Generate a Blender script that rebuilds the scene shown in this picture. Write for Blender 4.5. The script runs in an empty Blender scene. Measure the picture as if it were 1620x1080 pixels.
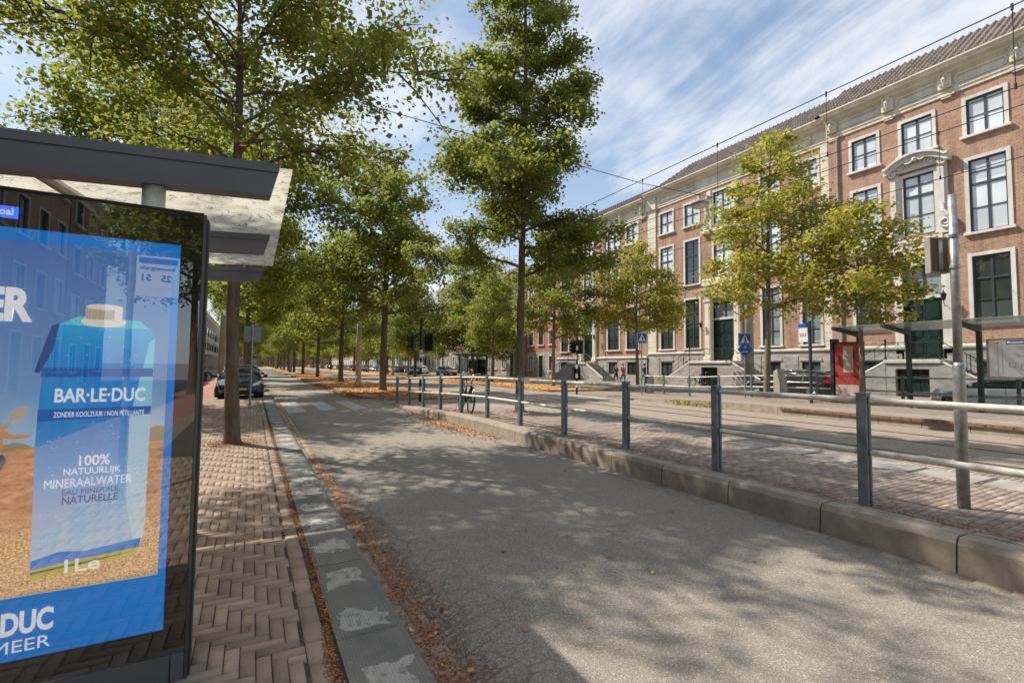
import bpy, math, random
import numpy as np
from mathutils import Vector, Matrix, Euler
R_ = math.radians
S = bpy.context.scene
COL = S.collection

# ------------------------------------------------------------------ camera
cam_d = bpy.data.cameras.new('camera'); cam = bpy.data.objects.new('camera', cam_d); COL.objects.link(cam)
cam_d.sensor_width = 36; cam_d.lens = 750/1620*36; cam_d.clip_start = 0.05; cam_d.clip_end = 3000
ROT = Matrix(((0.87712,-0.03401,-0.47907),(-0.48017,-0.04089,-0.87622),(0.01021,0.99858,-0.05219)))
cam.matrix_world = Matrix.Translation((0,0,1.55)) @ ROT.to_4x4()
S.camera = cam
S.render.resolution_x = 1024; S.render.resolution_y = 682
# ------------------------------------------------------------------ sun, sky
SUN_AZ = math.atan2(-0.5, 0.70); SUN_EL = math.atan2(1.0, math.hypot(0.5, 0.70))
to_sun = Vector((-0.5, 0.70, 1.0)).normalized()
sd = bpy.data.lights.new('sun', 'SUN'); sd.energy = 2.25; sd.angle = R_(0.6); sd.color = (1.0, .93, .82)
sun = bpy.data.objects.new('sun', sd); COL.objects.link(sun)
sun.rotation_euler = to_sun.to_track_quat('Z', 'Y').to_euler(); sun.location = (-20, 40, 60)
S.view_settings.view_transform = 'Standard'; S.view_settings.look = 'None'
S.view_settings.exposure = 1.48; S.view_settings.gamma = 1
W = bpy.data.worlds.new('World'); S.world = W; W.use_nodes = True
def build_world():
    nt = W.node_tree; N = nt.nodes; L = nt.links; N.clear()
    out = N.new('ShaderNodeOutputWorld'); bg = N.new('ShaderNodeBackground'); L.new(bg.outputs[0], out.inputs[0])
    sky = N.new('ShaderNodeTexSky'); sky.sky_type = 'NISHITA'; sky.sun_disc = False
    sky.sun_elevation = SUN_EL; sky.sun_rotation = SUN_AZ; sky.air_density = 1.0; sky.dust_density = 0.6; sky.ozone_density = 1.5
    tc = N.new('ShaderNodeTexCoord'); sep = N.new('ShaderNodeSeparateXYZ'); L.new(tc.outputs['Generated'], sep.inputs[0])
    def M(op, a, b=None, c=None, clamp=False):
        n = N.new('ShaderNodeMath'); n.operation = op; n.use_clamp = clamp
        for i, v in enumerate((a, b, c)):
            if v is None: continue
            if isinstance(v, (int, float)): n.inputs[i].default_value = v
            else: L.new(v, n.inputs[i])
        return n.outputs[0]
    zz = M('MAXIMUM', sep.outputs[2], 0.03); zz = M('ADD', zz, 0.12)
    px = M('DIVIDE', sep.outputs[0], zz); py = M('DIVIDE', sep.outputs[1], zz)
    cb = N.new('ShaderNodeCombineXYZ'); L.new(px, cb.inputs[0]); L.new(py, cb.inputs[1])
    def noise(scale, rot, sc, det, rough, dist, off):
        mp = N.new('ShaderNodeMapping'); mp.inputs['Rotation'].default_value = (0, 0, R_(rot)); mp.inputs['Scale'].default_value = sc
        mp.inputs['Location'].default_value = off
        L.new(cb.outputs[0], mp.inputs[0]); n = N.new('ShaderNodeTexNoise'); L.new(mp.outputs[0], n.inputs[0])
        n.inputs['Scale'].default_value = scale; n.inputs['Detail'].default_value = det; n.inputs['Roughness'].default_value = rough
        n.inputs['Distortion'].default_value = dist
        return n.outputs[0]
    streak = noise(0.9, 16, (1.7, 0.75, 1), 10, 0.62, 1.3, (3.1, 1.7, 0))
    fine = noise(2.4, 24, (1.7, 0.72, 1), 9, 0.68, 1.0, (0.3, 5.2, 0))
    big = noise(0.75, 0, (1, 1, 1), 4, 0.55, 0.3, (7.7, 2.9, 0))
    puff = noise(1.9, 10, (1, .8, 1), 9, 0.62, 0.3, (1.4, 4.4, 0))
    a = M('MULTIPLY_ADD', streak, 1.0, M('MULTIPLY', fine, 0.5))
    a = M('MULTIPLY_ADD', big, 1.0, a)
    a = M('MULTIPLY_ADD', puff, 0.55, a)
    mr = N.new('ShaderNodeMapRange'); L.new(a, mr.inputs[0]); mr.inputs[1].default_value = 1.34; mr.inputs[2].default_value = 1.80
    mr.interpolation_type = 'SMOOTHSTEP'
    # haze of thin cloud towards the horizon
    hz = M('POWER', M('SUBTRACT', 1.0, M('MAXIMUM', sep.outputs[2], 0.0)), 5.0)
    cl = M('MAXIMUM', M('MULTIPLY', mr.outputs[0], 0.88), M('MULTIPLY', hz, 0.7), clamp=True)
    mix = N.new('ShaderNodeMix'); mix.data_type = 'RGBA'
    L.new(cl, mix.inputs[0])
    hsv = N.new('ShaderNodeVectorMath'); hsv.operation = 'MULTIPLY'; L.new(sky.outputs[0], hsv.inputs[0]); hsv.inputs[1].default_value = (1.0, 1.0, 1.0)
    gm = N.new('ShaderNodeGamma'); gm.inputs[1].default_value = 0.62; L.new(hsv.outputs[0], gm.inputs[0])
    tint = N.new('ShaderNodeVectorMath'); tint.operation = 'MULTIPLY'; L.new(gm.outputs[0], tint.inputs[0]); tint.inputs[1].default_value = (1.0, 1.07, 1.16)
    L.new(tint.outputs[0], mix.inputs[6]); mix.inputs[7].default_value = (3.55, 3.70, 3.90, 1)
    L.new(mix.outputs[2], bg.inputs[0]); bg.inputs[1].default_value = 0.095
build_world()
S.render.engine = 'CYCLES'
S.cycles.max_bounces = 6; S.cycles.transparent_max_bounces = 12

# ------------------------------------------------------------------ node material helper
class Mat:
    def __init__(s, name, col=(.5,.5,.5), rough=.7, metal=0, spec=.5):
        s.m = bpy.data.materials.new(name); s.m.use_nodes = True; s.nt = s.m.node_tree; s.N = s.nt.nodes; s.L = s.nt.links
        s.b = s.N['Principled BSDF']; s.out = s.N['Material Output']
        s.b.inputs['Base Color'].default_value = (*col, 1); s.b.inputs['Roughness'].default_value = rough
        s.b.inputs['Metallic'].default_value = metal; s.b.inputs['Specular IOR Level'].default_value = spec
        s._c = None
    def co(s, kind='Object', scale=(1,1,1), rot=(0,0,0), loc=(0,0,0)):
        t = s.N.new('ShaderNodeTexCoord'); mp = s.N.new('ShaderNodeMapping'); s.L.new(t.outputs[kind], mp.inputs[0])
        mp.inputs['Scale'].default_value = scale; mp.inputs['Rotation'].default_value = rot; mp.inputs['Location'].default_value = loc
        return mp.outputs[0]
    def world(s, scale=(1,1,1)):
        t = s.N.new('ShaderNodeNewGeometry'); mp = s.N.new('ShaderNodeMapping'); s.L.new(t.outputs['Position'], mp.inputs[0])
        mp.inputs['Scale'].default_value = scale; return mp.outputs[0]
    def noise(s, v, scale, det=4, rough=.55, dist=0):
        n = s.N.new('ShaderNodeTexNoise'); s.L.new(v, n.inputs[0]); n.inputs['Scale'].default_value = scale
        n.inputs['Detail'].default_value = det; n.inputs['Roughness'].default_value = rough; n.inputs['Distortion'].default_value = dist
        return n.outputs[0]
    def voro(s, v, scale, feat='F1', out='Distance'):
        n = s.N.new('ShaderNodeTexVoronoi'); s.L.new(v, n.inputs['Vector']); n.inputs['Scale'].default_value = scale; n.feature = feat
        return n.outputs[out]
    def math(s, op, a, b=None, c=None, clamp=False):
        n = s.N.new('ShaderNodeMath'); n.operation = op; n.use_clamp = clamp
        for i, v in enumerate((a, b, c)):
            if v is None: continue
            if isinstance(v, (int, float)): n.inputs[i].default_value = v
            else: s.L.new(v, n.inputs[i])
        return n.outputs[0]
    def sep(s, v):
        n = s.N.new('ShaderNodeSeparateXYZ'); s.L.new(v, n.inputs[0]); return n.outputs
    def rng(s, v, a, b, c=0., d=1., smooth=False):
        n = s.N.new('ShaderNodeMapRange'); s.L.new(v, n.inputs[0])
        for i, x in enumerate((a, b, c, d)): n.inputs[i+1].default_value = x
        if smooth: n.interpolation_type = 'SMOOTHSTEP'
        return n.outputs[0]
    def ramp(s, v, stops):
        n = s.N.new('ShaderNodeValToRGB'); s.L.new(v, n.inputs[0]); e = n.color_ramp.elements
        while len(e) < len(stops): e.new(0.5)
        for i, (p, c) in enumerate(stops): e[i].position = p; e[i].color = (*c, 1)
        return n.outputs[0]
    def mix(s, f, a, b, mode='MIX'):
        n = s.N.new('ShaderNodeMix'); n.data_type = 'RGBA'; n.blend_type = mode
        for i, v in ((0, f), (6, a), (7, b)):
            if isinstance(v, (int, float)): n.inputs[i].default_value = v
            elif isinstance(v, tuple): n.inputs[i].default_value = (*v, 1)
            else: s.L.new(v, n.inputs[i])
        return n.outputs[2]
    def color(s, c): s.L.new(c, s.b.inputs['Base Color']); return s
    def rough(s, r): s.L.new(r, s.b.inputs['Roughness']); return s
    def bump(s, h, strength=.5, dist=.01):
        n = s.N.new('ShaderNodeBump'); s.L.new(h, n.inputs['Height']); n.inputs['Strength'].default_value = strength
        n.inputs['Distance'].default_value = dist; s.L.new(n.outputs[0], s.b.inputs['Normal']); return s
MT = {}
def plain(name, col, rough=.6, metal=0, var=.12, scale=6, bump=0, spec=.5):
    """painted / metal / plain surface with a little wear"""
    a = Mat(name, col, rough, metal, spec); v = a.world()
    n = a.noise(v, scale, 5, .6)
    lo = tuple(x*(1-var) for x in col); hi = tuple(min(1, x*(1+var)) for x in col)
    a.color(a.ramp(n, [(.3, lo), (.7, hi)]))
    a.rough(a.rng(n, .3, .7, rough*.85, min(1, rough*1.15)))
    if bump: a.bump(n, bump, .01)
    MT[name] = a.m; return a.m

# asphalt
def mk_asphalt(name, dark, mid, light, scale=150, stains=True, cracks=False):
    a = Mat(name, mid, .85); v = a.world()
    vo = a.voro(v, scale, 'F1', 'Color'); sp = a.sep(vo)[0]
    c = a.ramp(sp, [(.0, dark), (.45, mid), (.78, mid), (.93, light), (1., light)])
    n1 = a.noise(v, .55, 5, .6); n2 = a.noise(v, 9, 4, .7)
    c = a.mix(a.rng(n1, .3, .7, 0, .35), c, tuple(x*.72 for x in mid))
    c = a.mix(a.rng(n2, .45, .8, 0, .3), c, tuple(x*1.2 for x in mid))
    if stains:
        vs = a.world((1.6, .25, 1)); st = a.noise(vs, 1.2, 3, .6)
        c = a.mix(a.rng(st, .60, .74, 0, .5, True), c, tuple(x*.5 for x in mid))
        # round oil drips down the middle of the lane
        dr = a.voro(a.world((1, 1, 0)), 3.2, 'F1'); xx = a.sep(a.world())[0]
        lane = a.math('SUBTRACT', 1.0, a.math('ABSOLUTE', a.math('MULTIPLY', a.math('SUBTRACT', xx, 2.75), 1.6)), clamp=True)
        dm = a.math('MULTIPLY', a.rng(dr, .08, .16, 1, 0, True), lane)
        c = a.mix(a.math('MULTIPLY', dm, .75), c, tuple(x*.35 for x in mid))
    h = a.math('MULTIPLY', a.voro(v, scale, 'F1'), 1)
    if cracks:
        dv = a.noise(v, 2.5, 3, .6); vm = a.N.new('ShaderNodeVectorMath'); vm.operation = 'MULTIPLY_ADD'
        a.L.new(v, vm.inputs[0]); vm.inputs[1].default_value = (1, 1, 0); cb = a.N.new('ShaderNodeCombineXYZ')
        a.L.new(a.math('MULTIPLY', dv, .5), cb.inputs[0]); a.L.new(a.math('MULTIPLY', dv, .3), cb.inputs[1]); a.L.new(cb.outputs[0], vm.inputs[2])
        e = a.voro(vm.outputs[0], 5.5, 'DISTANCE_TO_EDGE')
        e2 = a.voro(vm.outputs[0], 16, 'DISTANCE_TO_EDGE')
        x = a.sep(v)[0]; wob = a.noise(v, 1.1, 3, .6)
        edge = a.rng(a.math('ADD', x, a.math('MULTIPLY', wob, -1.2)), .95, .5, 0, 1)
        near = a.rng(a.math('ADD', x, a.math('MULTIPLY', wob, -.8)), .85, .62, 0, 1)
        m1 = a.math('MULTIPLY', a.rng(e, .0, .055, 1, 0), edge); m2 = a.math('MULTIPLY', a.rng(e2, .02, .16, 1, 0), near)
        cr = a.math('MAXIMUM', m1, m2, clamp=True)
        c = a.mix(a.math('MULTIPLY', cr, .7), c, tuple(x*.28 for x in mid))
        h = a.math('SUBTRACT', h, a.math('MULTIPLY', cr, 2.0))
    a.color(c); a.bump(h, .55, .006); MT[name] = a.m
mk_asphalt('asphalt', (.17,.145,.118), (.275,.237,.195), (.47,.415,.35), 140, True, True)
mk_asphalt('asphalt_tracks', (.16,.13,.10), (.31,.25,.19), (.44,.37,.30), 60, True)
mk_asphalt('asphalt_far', (.13,.12,.11), (.23,.215,.195), (.34,.32,.30), 40, False)

def mk_paver(name, stops, moss=(.05,.055,.02), sc=9):
    a = Mat(name, (.3,.25,.2), .85); g = a.N.new('ShaderNodeNewGeometry'); v = a.world()
    c = a.ramp(g.outputs['Random Per Island'], stops)
    n = a.noise(v, 1.3, 5, .65); c = a.mix(a.rng(n, .35, .7, 0, .4), c, tuple(x*.62 for x in stops[1][1]))
    f = a.noise(v, 90, 3, .7); c = a.mix(a.rng(f, .35, .75, 0, .4), c, tuple(min(1, x*1.45) for x in stops[1][1]))
    sp = a.voro(v, 1.6, 'F1'); c = a.mix(a.rng(sp, .02, .05, .35, 0), c, (.6,.56,.5))   # old gum and droppings
    a.color(c).bump(f, .35, .004); MT[name] = a.m
mk_paver('paver', [(0,(.22,.155,.115)), (.3,(.31,.225,.165)), (.65,(.355,.26,.19)), (1,(.43,.32,.24))])
mk_paver('paver_red', [(0,(.20,.145,.12)), (.3,(.27,.205,.165)), (.65,(.325,.25,.205)), (1,(.40,.33,.275))])
def mk_brickground(name, c1, c2, mortar, bw, bh, rot=0):
    a = Mat(name, c1, .85); v = a.world(); mp = a.N.new('ShaderNodeMapping'); a.L.new(v, mp.inputs[0]); mp.inputs['Rotation'].default_value = (0,0,rot)
    b = a.N.new('ShaderNodeTexBrick'); a.L.new(mp.outputs[0], b.inputs[0]); b.inputs['Color1'].default_value = (*c1,1); b.inputs['Color2'].default_value = (*c2,1)
    b.inputs['Mortar'].default_value = (*mortar,1); b.inputs['Scale'].default_value = 1; b.inputs['Brick Width'].default_value = bw
    b.inputs['Row Height'].default_value = bh; b.inputs['Mortar Size'].default_value = .006; b.inputs['Bias'].default_value = 0
    n = a.noise(v, .8, 5, .65); c = a.mix(a.rng(n, .35, .7, 0, .45), b.outputs[0], tuple(x*.6 for x in c1))
    a.color(c); MT[name] = a.m
mk_brickground('pavement_far', (.26,.21,.17), (.33,.27,.22), (.12,.10,.08), .22, .11)
mk_brickground('cycle_red', (.34,.16,.12), (.40,.20,.15), (.26,.13,.10), .3, .3)
plain('joint_sand', (.085,.070,.055), .95, 0, .4, 12)
def mk_leafground():
    a = Mat('leaf_litter', (.4,.2,.08), .9); v = a.world(); vo = a.voro(v, 9, 'F1', 'Color'); sp = a.sep(vo)
    c = a.ramp(sp[0], [(0,(.20,.09,.035)), (.35,(.55,.25,.07)), (.7,(.80,.43,.14)), (1,(.85,.60,.26))])
    n = a.noise(v, .5, 6, .65); c = a.mix(a.rng(n, .50, .70, 0, .8), c, (.23,.165,.11))
    a.color(c).bump(sp[1], .6, .03); MT['leaf_litter'] = a.m
mk_leafground()
def mk_concrete(name, base, sc=4, agg=True):
    a = Mat(name, base, .8); v = a.world(); n = a.noise(v, sc, 6, .65)
    c = a.ramp(n, [(.25, tuple(x*.6 for x in base)), (.55, base), (.8, tuple(min(1, x*1.25) for x in base))])
    f = a.noise(v, 120, 3, .7)
    if agg: c = a.mix(a.rng(f, .5, .8, 0, .5), c, tuple(min(1, x*1.8) for x in base))
    a.color(c).bump(f, .4, .003); MT[name] = a.m
mk_concrete('kerb_concrete', (.33,.275,.215)); mk_concrete('stone_grey', (.33,.30,.27), 1.2, False)
mk_concrete('pale_slab', (.34,.315,.28), 5); mk_concrete('concrete_pole', (.36,.34,.25), 2)
def mk_plinth():
    a = Mat('plinth_stone', (.36,.335,.31), .8); v = a.world((.7, .7, 1.6)); n = a.noise(v, 1.6, 7, .72)
    c = a.ramp(n, [(.28,(.17,.15,.135)), (.48,(.34,.315,.29)), (.66,(.46,.42,.385)), (.8,(.52,.48,.44))])
    a.color(c); MT['plinth_stone'] = a.m
mk_plinth()
def mk_tile():   # kerb tile with raised dots and worn white paint
    a = Mat('kerb_tile', (.2,.2,.2), .75); v = a.world(); s = a.sep(v); y = s[1]; x = s[0]
    f = a.noise(v, 100, 3, .7); n = a.noise(v, 3, 4, .6)
    base = a.mix(a.rng(n, .3, .7), (.17,.16,.145), (.27,.25,.22)); base = a.mix(a.rng(f, .5, .8, 0, .35), base, (.32,.31,.28))
    wob = a.noise(v, 7, 2, .5); wy = a.math('MULTIPLY', a.math('SUBTRACT', wob, .5), .30)
    ph = a.math('ABSOLUTE', a.math('SUBTRACT', a.math('MODULO', a.math('ADD', a.math('ADD', y, wy), 10.1), .6), .3))
    inx = a.math('ABSOLUTE', a.math('SUBTRACT', a.math('ADD', x, a.math('MULTIPLY', wy, .7)), .595))
    m = a.math('MULTIPLY', a.math('LESS_THAN', ph, .125), a.math('LESS_THAN', inx, .118))
    chip = a.noise(v, 22, 4, .75); m = a.math('MULTIPLY', m, a.rng(chip, .36, .50)); m = a.math('MULTIPLY', m, a.rng(a.noise(v, 1.3, 3, .6), .36, .56, .75, 1))
    c = a.mix(a.math('MULTIPLY', m, .9), base, (.56,.53,.47))
    d = a.voro(a.world((1,1,0)), 62, 'F1'); n_ = [q for q in a.N if q.type == 'TEX_VORONOI'][-1]; n_.inputs['Randomness'].default_value = 0
    dots = a.rng(d, .15, .42, 1, 0); c = a.mix(a.math('MULTIPLY', a.rng(d, .3, .6), .35), c, (.06,.06,.055))
    a.color(c).bump(dots, .7, .006); MT['kerb_tile'] = a.m
mk_tile()
def mk_wornwhite():
    a = Mat('road_paint', (.7,.7,.68), .7); v = a.world(); n = a.noise(v, 7, 6, .75)
    a.color(a.mix(a.rng(n, .40, .62), (.28,.26,.235), (.66,.65,.62))); MT['road_paint'] = a.m
mk_wornwhite()
def mk_brick(name, c1, c2, mortar, bw=.21, bh=.065):
    a = Mat(name, c1, .85); v = a.world(); s = a.sep(v); cb = a.N.new('ShaderNodeCombineXYZ')
    a.L.new(a.math('ADD', s[1], s[0]), cb.inputs[0]); a.L.new(s[2], cb.inputs[1])
    b = a.N.new('ShaderNodeTexBrick'); a.L.new(cb.outputs[0], b.inputs[0]); b.inputs['Color1'].default_value = (*c1,1); b.inputs['Color2'].default_value = (*c2,1)
    b.inputs['Mortar'].default_value = (*mortar,1); b.inputs['Scale'].default_value = 1; b.inputs['Brick Width'].default_value = bw
    b.inputs['Row Height'].default_value = bh; b.inputs['Mortar Size'].default_value = .009; b.inputs['Mortar Smooth'].default_value = .4
    n = a.noise(v, .7, 6, .7); c = a.mix(a.rng(n, .4, .75, 0, .4), b.outputs[0], tuple(x*.66 for x in c1))
    n2 = a.noise(v, 7, 5, .8); c = a.mix(a.rng(n2, .38, .68, 0, .65), c, tuple(min(1, x*1.45) for x in c2)); n4 = a.noise(a.world((1.3, 1.3, .16)), 1.5, 5, .7); c = a.mix(a.rng(n4, .48, .72, 0, .5), c, tuple(x*.5 for x in c1)); n3 = a.noise(v, 11, 3, .8); c = a.mix(a.rng(n3, .52, .7, 0, .5), c, tuple(x*.6 for x in c1))
    a.color(c).bump(b.outputs[1], -.4, .006); MT[name] = a.m
mk_brick('brick_old', (.25,.128,.082), (.40,.235,.155), (.52,.42,.33), .23, .075)
mk_brick('brick_red', (.34,.11,.07), (.43,.16,.10), (.42,.28,.22))
mk_brick('brick_brown', (.20,.10,.07), (.27,.14,.10), (.30,.24,.2))
def mk_plaster(name, base):
    a = Mat(name, base, .75); v = a.world((1,1,.35)); n = a.noise(v, 1.5, 6, .65)
    c = a.ramp(n, [(.25, tuple(x*.70 for x in base)), (.6, base), (.85, tuple(min(1, x*1.06) for x in base))]); n2 = a.noise(a.world((4, 4, .35)), 2.2, 5, .75)
    c = a.mix(a.rng(n2, .50, .72, 0, .5), c, tuple(x*y for x, y in zip(base, (.55,.52,.48)))); a.color(c); MT[name] = a.m
mk_plaster('cream_plaster', (.74,.67,.54)); mk_plaster('white_stone', (.70,.66,.60)); mk_plaster('pale_plaster', (.58,.54,.48))
mk_plaster('pink_plaster', (.50,.38,.33))
def mk_roof(name, c1, c2):
    a = Mat(name, c1, .6); v = a.world(); vo = a.voro(a.world((.2,3.3,3.3)), 1, 'F1', 'Color'); n = a.noise(v, 2, 5, .6)
    c = a.ramp(a.sep(vo)[0], [(0, c1), (1, c2)]); c = a.mix(a.rng(n, .4, .7, 0, .5), c, tuple(x*.6 for x in c1)); a.color(c); MT[name] = a.m
mk_roof('roof_grey', (.105,.078,.060), (.20,.152,.12)); mk_roof('roof_red', (.38,.10,.055), (.52,.18,.11))
plain('steel_blue', (.165,.20,.222), .5, .2, .32, 9); plain('rail_grey', (.64,.62,.53), .5, .0, .26, 13)
plain('galvanised', (.36,.37,.36), .45, .6, .35, 14, .1); plain('shelter_grey', (.13,.14,.165), .5, .1, .08, 3)
plain('dark_steel', (.045,.055,.06), .5, .3, .2, 5); plain('iron_black', (.018,.020,.022), .5, .2)
plain('rust_steel', (.24,.13,.08), .8, .2, .5, 9); plain('door_green', (.012,.035,.032), .3, 0, .2, 3)
plain('frame_dark', (.045,.055,.065), .4, 0, .1); plain('white_paint', (.72,.70,.66), .5, 0, .05)
plain('black_paint', (.012,.012,.013), .4); plain('rubber', (.02,.02,.02), .8); plain('chrome', (.6,.6,.6), .2, .9)
plain('rail_steel', (.14,.12,.105), .45, .6); plain('beige_post', (.42,.38,.31), .7)
plain('sign_blue', (.01,.11,.42), .4, 0, .06); plain('sign_white', (.75,.76,.78), .4, 0, .05); plain('red_paint', (.34,.055,.05), .3)
plain('wood_brown', (.16,.10,.06), .8); plain('grey_plate', (.24,.27,.30), .4, .4, .1)
plain('skin', (.50,.30,.22), .6); plain('orange_sticker', (.65,.16,.05), .6); plain('interior', (.10,.085,.075), .9, 0, .2)
def mk_pane(name, col, spec=.8, rough=.02):
    a = Mat(name, col, rough, 0, spec); v = a.world(); n = a.noise(v, .9, 3, .5)
    oi = a.N.new('ShaderNodeObjectInfo'); z = a.sep(v)[2]
    c = a.ramp(n, [(.35, tuple(x*.8 for x in col)), (.65, col)])
    if name != 'car_glass':
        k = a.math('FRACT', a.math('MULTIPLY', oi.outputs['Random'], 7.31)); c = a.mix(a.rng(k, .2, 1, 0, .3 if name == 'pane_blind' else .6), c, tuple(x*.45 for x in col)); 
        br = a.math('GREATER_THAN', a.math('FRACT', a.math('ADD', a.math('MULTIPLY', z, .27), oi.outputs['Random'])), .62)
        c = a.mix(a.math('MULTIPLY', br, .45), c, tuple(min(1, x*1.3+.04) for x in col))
    a.color(c); a.bump(a.noise(v, 1.1, 2, .5), .06, .06); MT[name] = a.m
mk_pane('pane_blind', (.66,.72,.76)); mk_pane('pane_dark', (.05,.065,.062), 1.0); mk_pane('pane_curtain', (.28,.33,.35)); mk_pane('car_glass', (.02,.03,.035), 1.0)
def mk_bark(name, c1, c2):
    a = Mat(name, c1, .95); v = a.world((14, 14, 2.2)); n = a.noise(v, 1, 6, .7, .4); m = a.noise(a.world(), 2.2, 4, .6)
    c = a.ramp(n, [(.3, tuple(x*.45 for x in c1)), (.5, c1), (.72, c2)]); c = a.mix(a.rng(m, .52, .72, 0, .55), c, (.10,.11,.035))
    a.color(c).bump(n, .9, .02); MT[name] = a.m
mk_bark('bark', (.135,.095,.06), (.21,.16,.11))
mk_bark('bark_pale', (.20,.165,.12), (.30,.25,.19))
def mk_leaf(name, stops, trans=.52):
    stops = [(p, (c[0]*1.62, c[1]*1.62, c[2]*1.5)) for p, c in stops]
    a = Mat(name, (.1,.15,.03), .55, 0, .35); g = a.N.new('ShaderNodeNewGeometry')
    c = a.ramp(g.outputs['Random Per Island'], stops)
    n = a.noise(a.world(), .8, 3, .6); c = a.mix(a.rng(n, .35, .68, 0, .55), c, tuple(x*.75 for x in stops[1][1]))
    a.color(c); t = a.N.new('ShaderNodeBsdfTranslucent'); mx = a.N.new('ShaderNodeMixShader')
    cc = a.mix(.5, c, (.50,.52,.07), 'MIX')
    a.L.new(cc, t.inputs[0]); mx.inputs[0].default_value = trans
    a.L.new(a.b.outputs[0], mx.inputs[1]); a.L.new(t.outputs[0], mx.inputs[2]); a.L.new(mx.outputs[0], a.out.inputs[0]); MT[name] = a.m
mk_leaf('leaf_green', [(0,(.055,.085,.02)), (.45,(.11,.15,.032)), (.86,(.17,.20,.045)), (.95,(.36,.29,.05)), (1,(.52,.22,.04))])
mk_leaf('leaf_dark', [(0,(.042,.070,.02)), (.5,(.085,.122,.03)), (.9,(.14,.165,.04)), (.97,(.26,.21,.045)), (1,(.42,.15,.03))])
mk_leaf('leaf_bright', [(0,(.07,.11,.022)), (.45,(.13,.18,.035)), (.88,(.20,.23,.045)), (1,(.42,.34,.05))])
mk_leaf('leaf_yellow', [(0,(.09,.11,.025)), (.35,(.18,.19,.04)), (.7,(.33,.28,.05)), (.9,(.50,.36,.07)), (1,(.50,.22,.05))])
def mk_fallen(name, stops):
    a = Mat(name, (.4,.2,.06), .8); g = a.N.new('ShaderNodeNewGeometry'); a.color(a.ramp(g.outputs['Random Per Island'], stops)); MT[name] = a.m
mk_fallen('fallen', [(0,(.16,.06,.025)), (.4,(.40,.15,.045)), (.75,(.62,.30,.07)), (1,(.70,.48,.14))])
mk_fallen('fallen_red', [(0,(.12,.045,.02)), (.5,(.30,.095,.035)), (.9,(.44,.18,.06)), (1,(.60,.34,.10))])
def mk_carpaint(name, col, metal=.3):
    a = Mat(name, col, .3, metal); a.b.inputs['Coat Weight'].default_value = .8; a.b.inputs['Coat Roughness'].default_value = .05
    n = a.noise(a.world(), 5, 3, .5); a.rough(a.rng(n, .3, .7, .25, .4)); MT[name] = a.m
for n_, c_ in dict(car_navy=(.02,.045,.10), car_black=(.018,.020,.026), car_white=(.90,.89,.86), car_blue=(.02,.16,.26), car_champagne=(.40,.38,.33), car_green=(.03,.07,.07), car_red=(.25,.02,.03), car_silver=(.35,.36,.38)).items(): mk_carpaint(n_, c_, 0 if n_ == 'car_white' else .3)
def mk_glow(name, col, strength, base=None):
    a = Mat(name, base or col, .5); a.b.inputs['Emission Color'].default_value = (*col, 1); a.b.inputs['Emission Strength'].default_value = strength; MT[name] = a.m; return a
def mk_glass(name, tint=(1,1,1), ior=1.9, refl=1.0):
    a = Mat(name); N, L = a.N, a.L; t = N.new('ShaderNodeBsdfTransparent'); t.inputs[0].default_value = (*tint, 1)
    g = N.new('ShaderNodeBsdfGlossy'); g.inputs['Roughness'].default_value = .004; g.inputs['Color'].default_value = (refl, refl, refl, 1)
    f = N.new('ShaderNodeFresnel'); f.inputs[0].default_value = ior; m = N.new('ShaderNodeMixShader')
    L.new(f.outputs[0], m.inputs[0]); L.new(t.outputs[0], m.inputs[1]); L.new(g.outputs[0], m.inputs[2]); L.new(m.outputs[0], a.out.inputs[0]); MT[name] = a.m
mk_glass('clear_glass', (.95,.96,.96), 2.0); mk_glass('clear_pane', (.93,.96,.95), 1.5)
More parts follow.
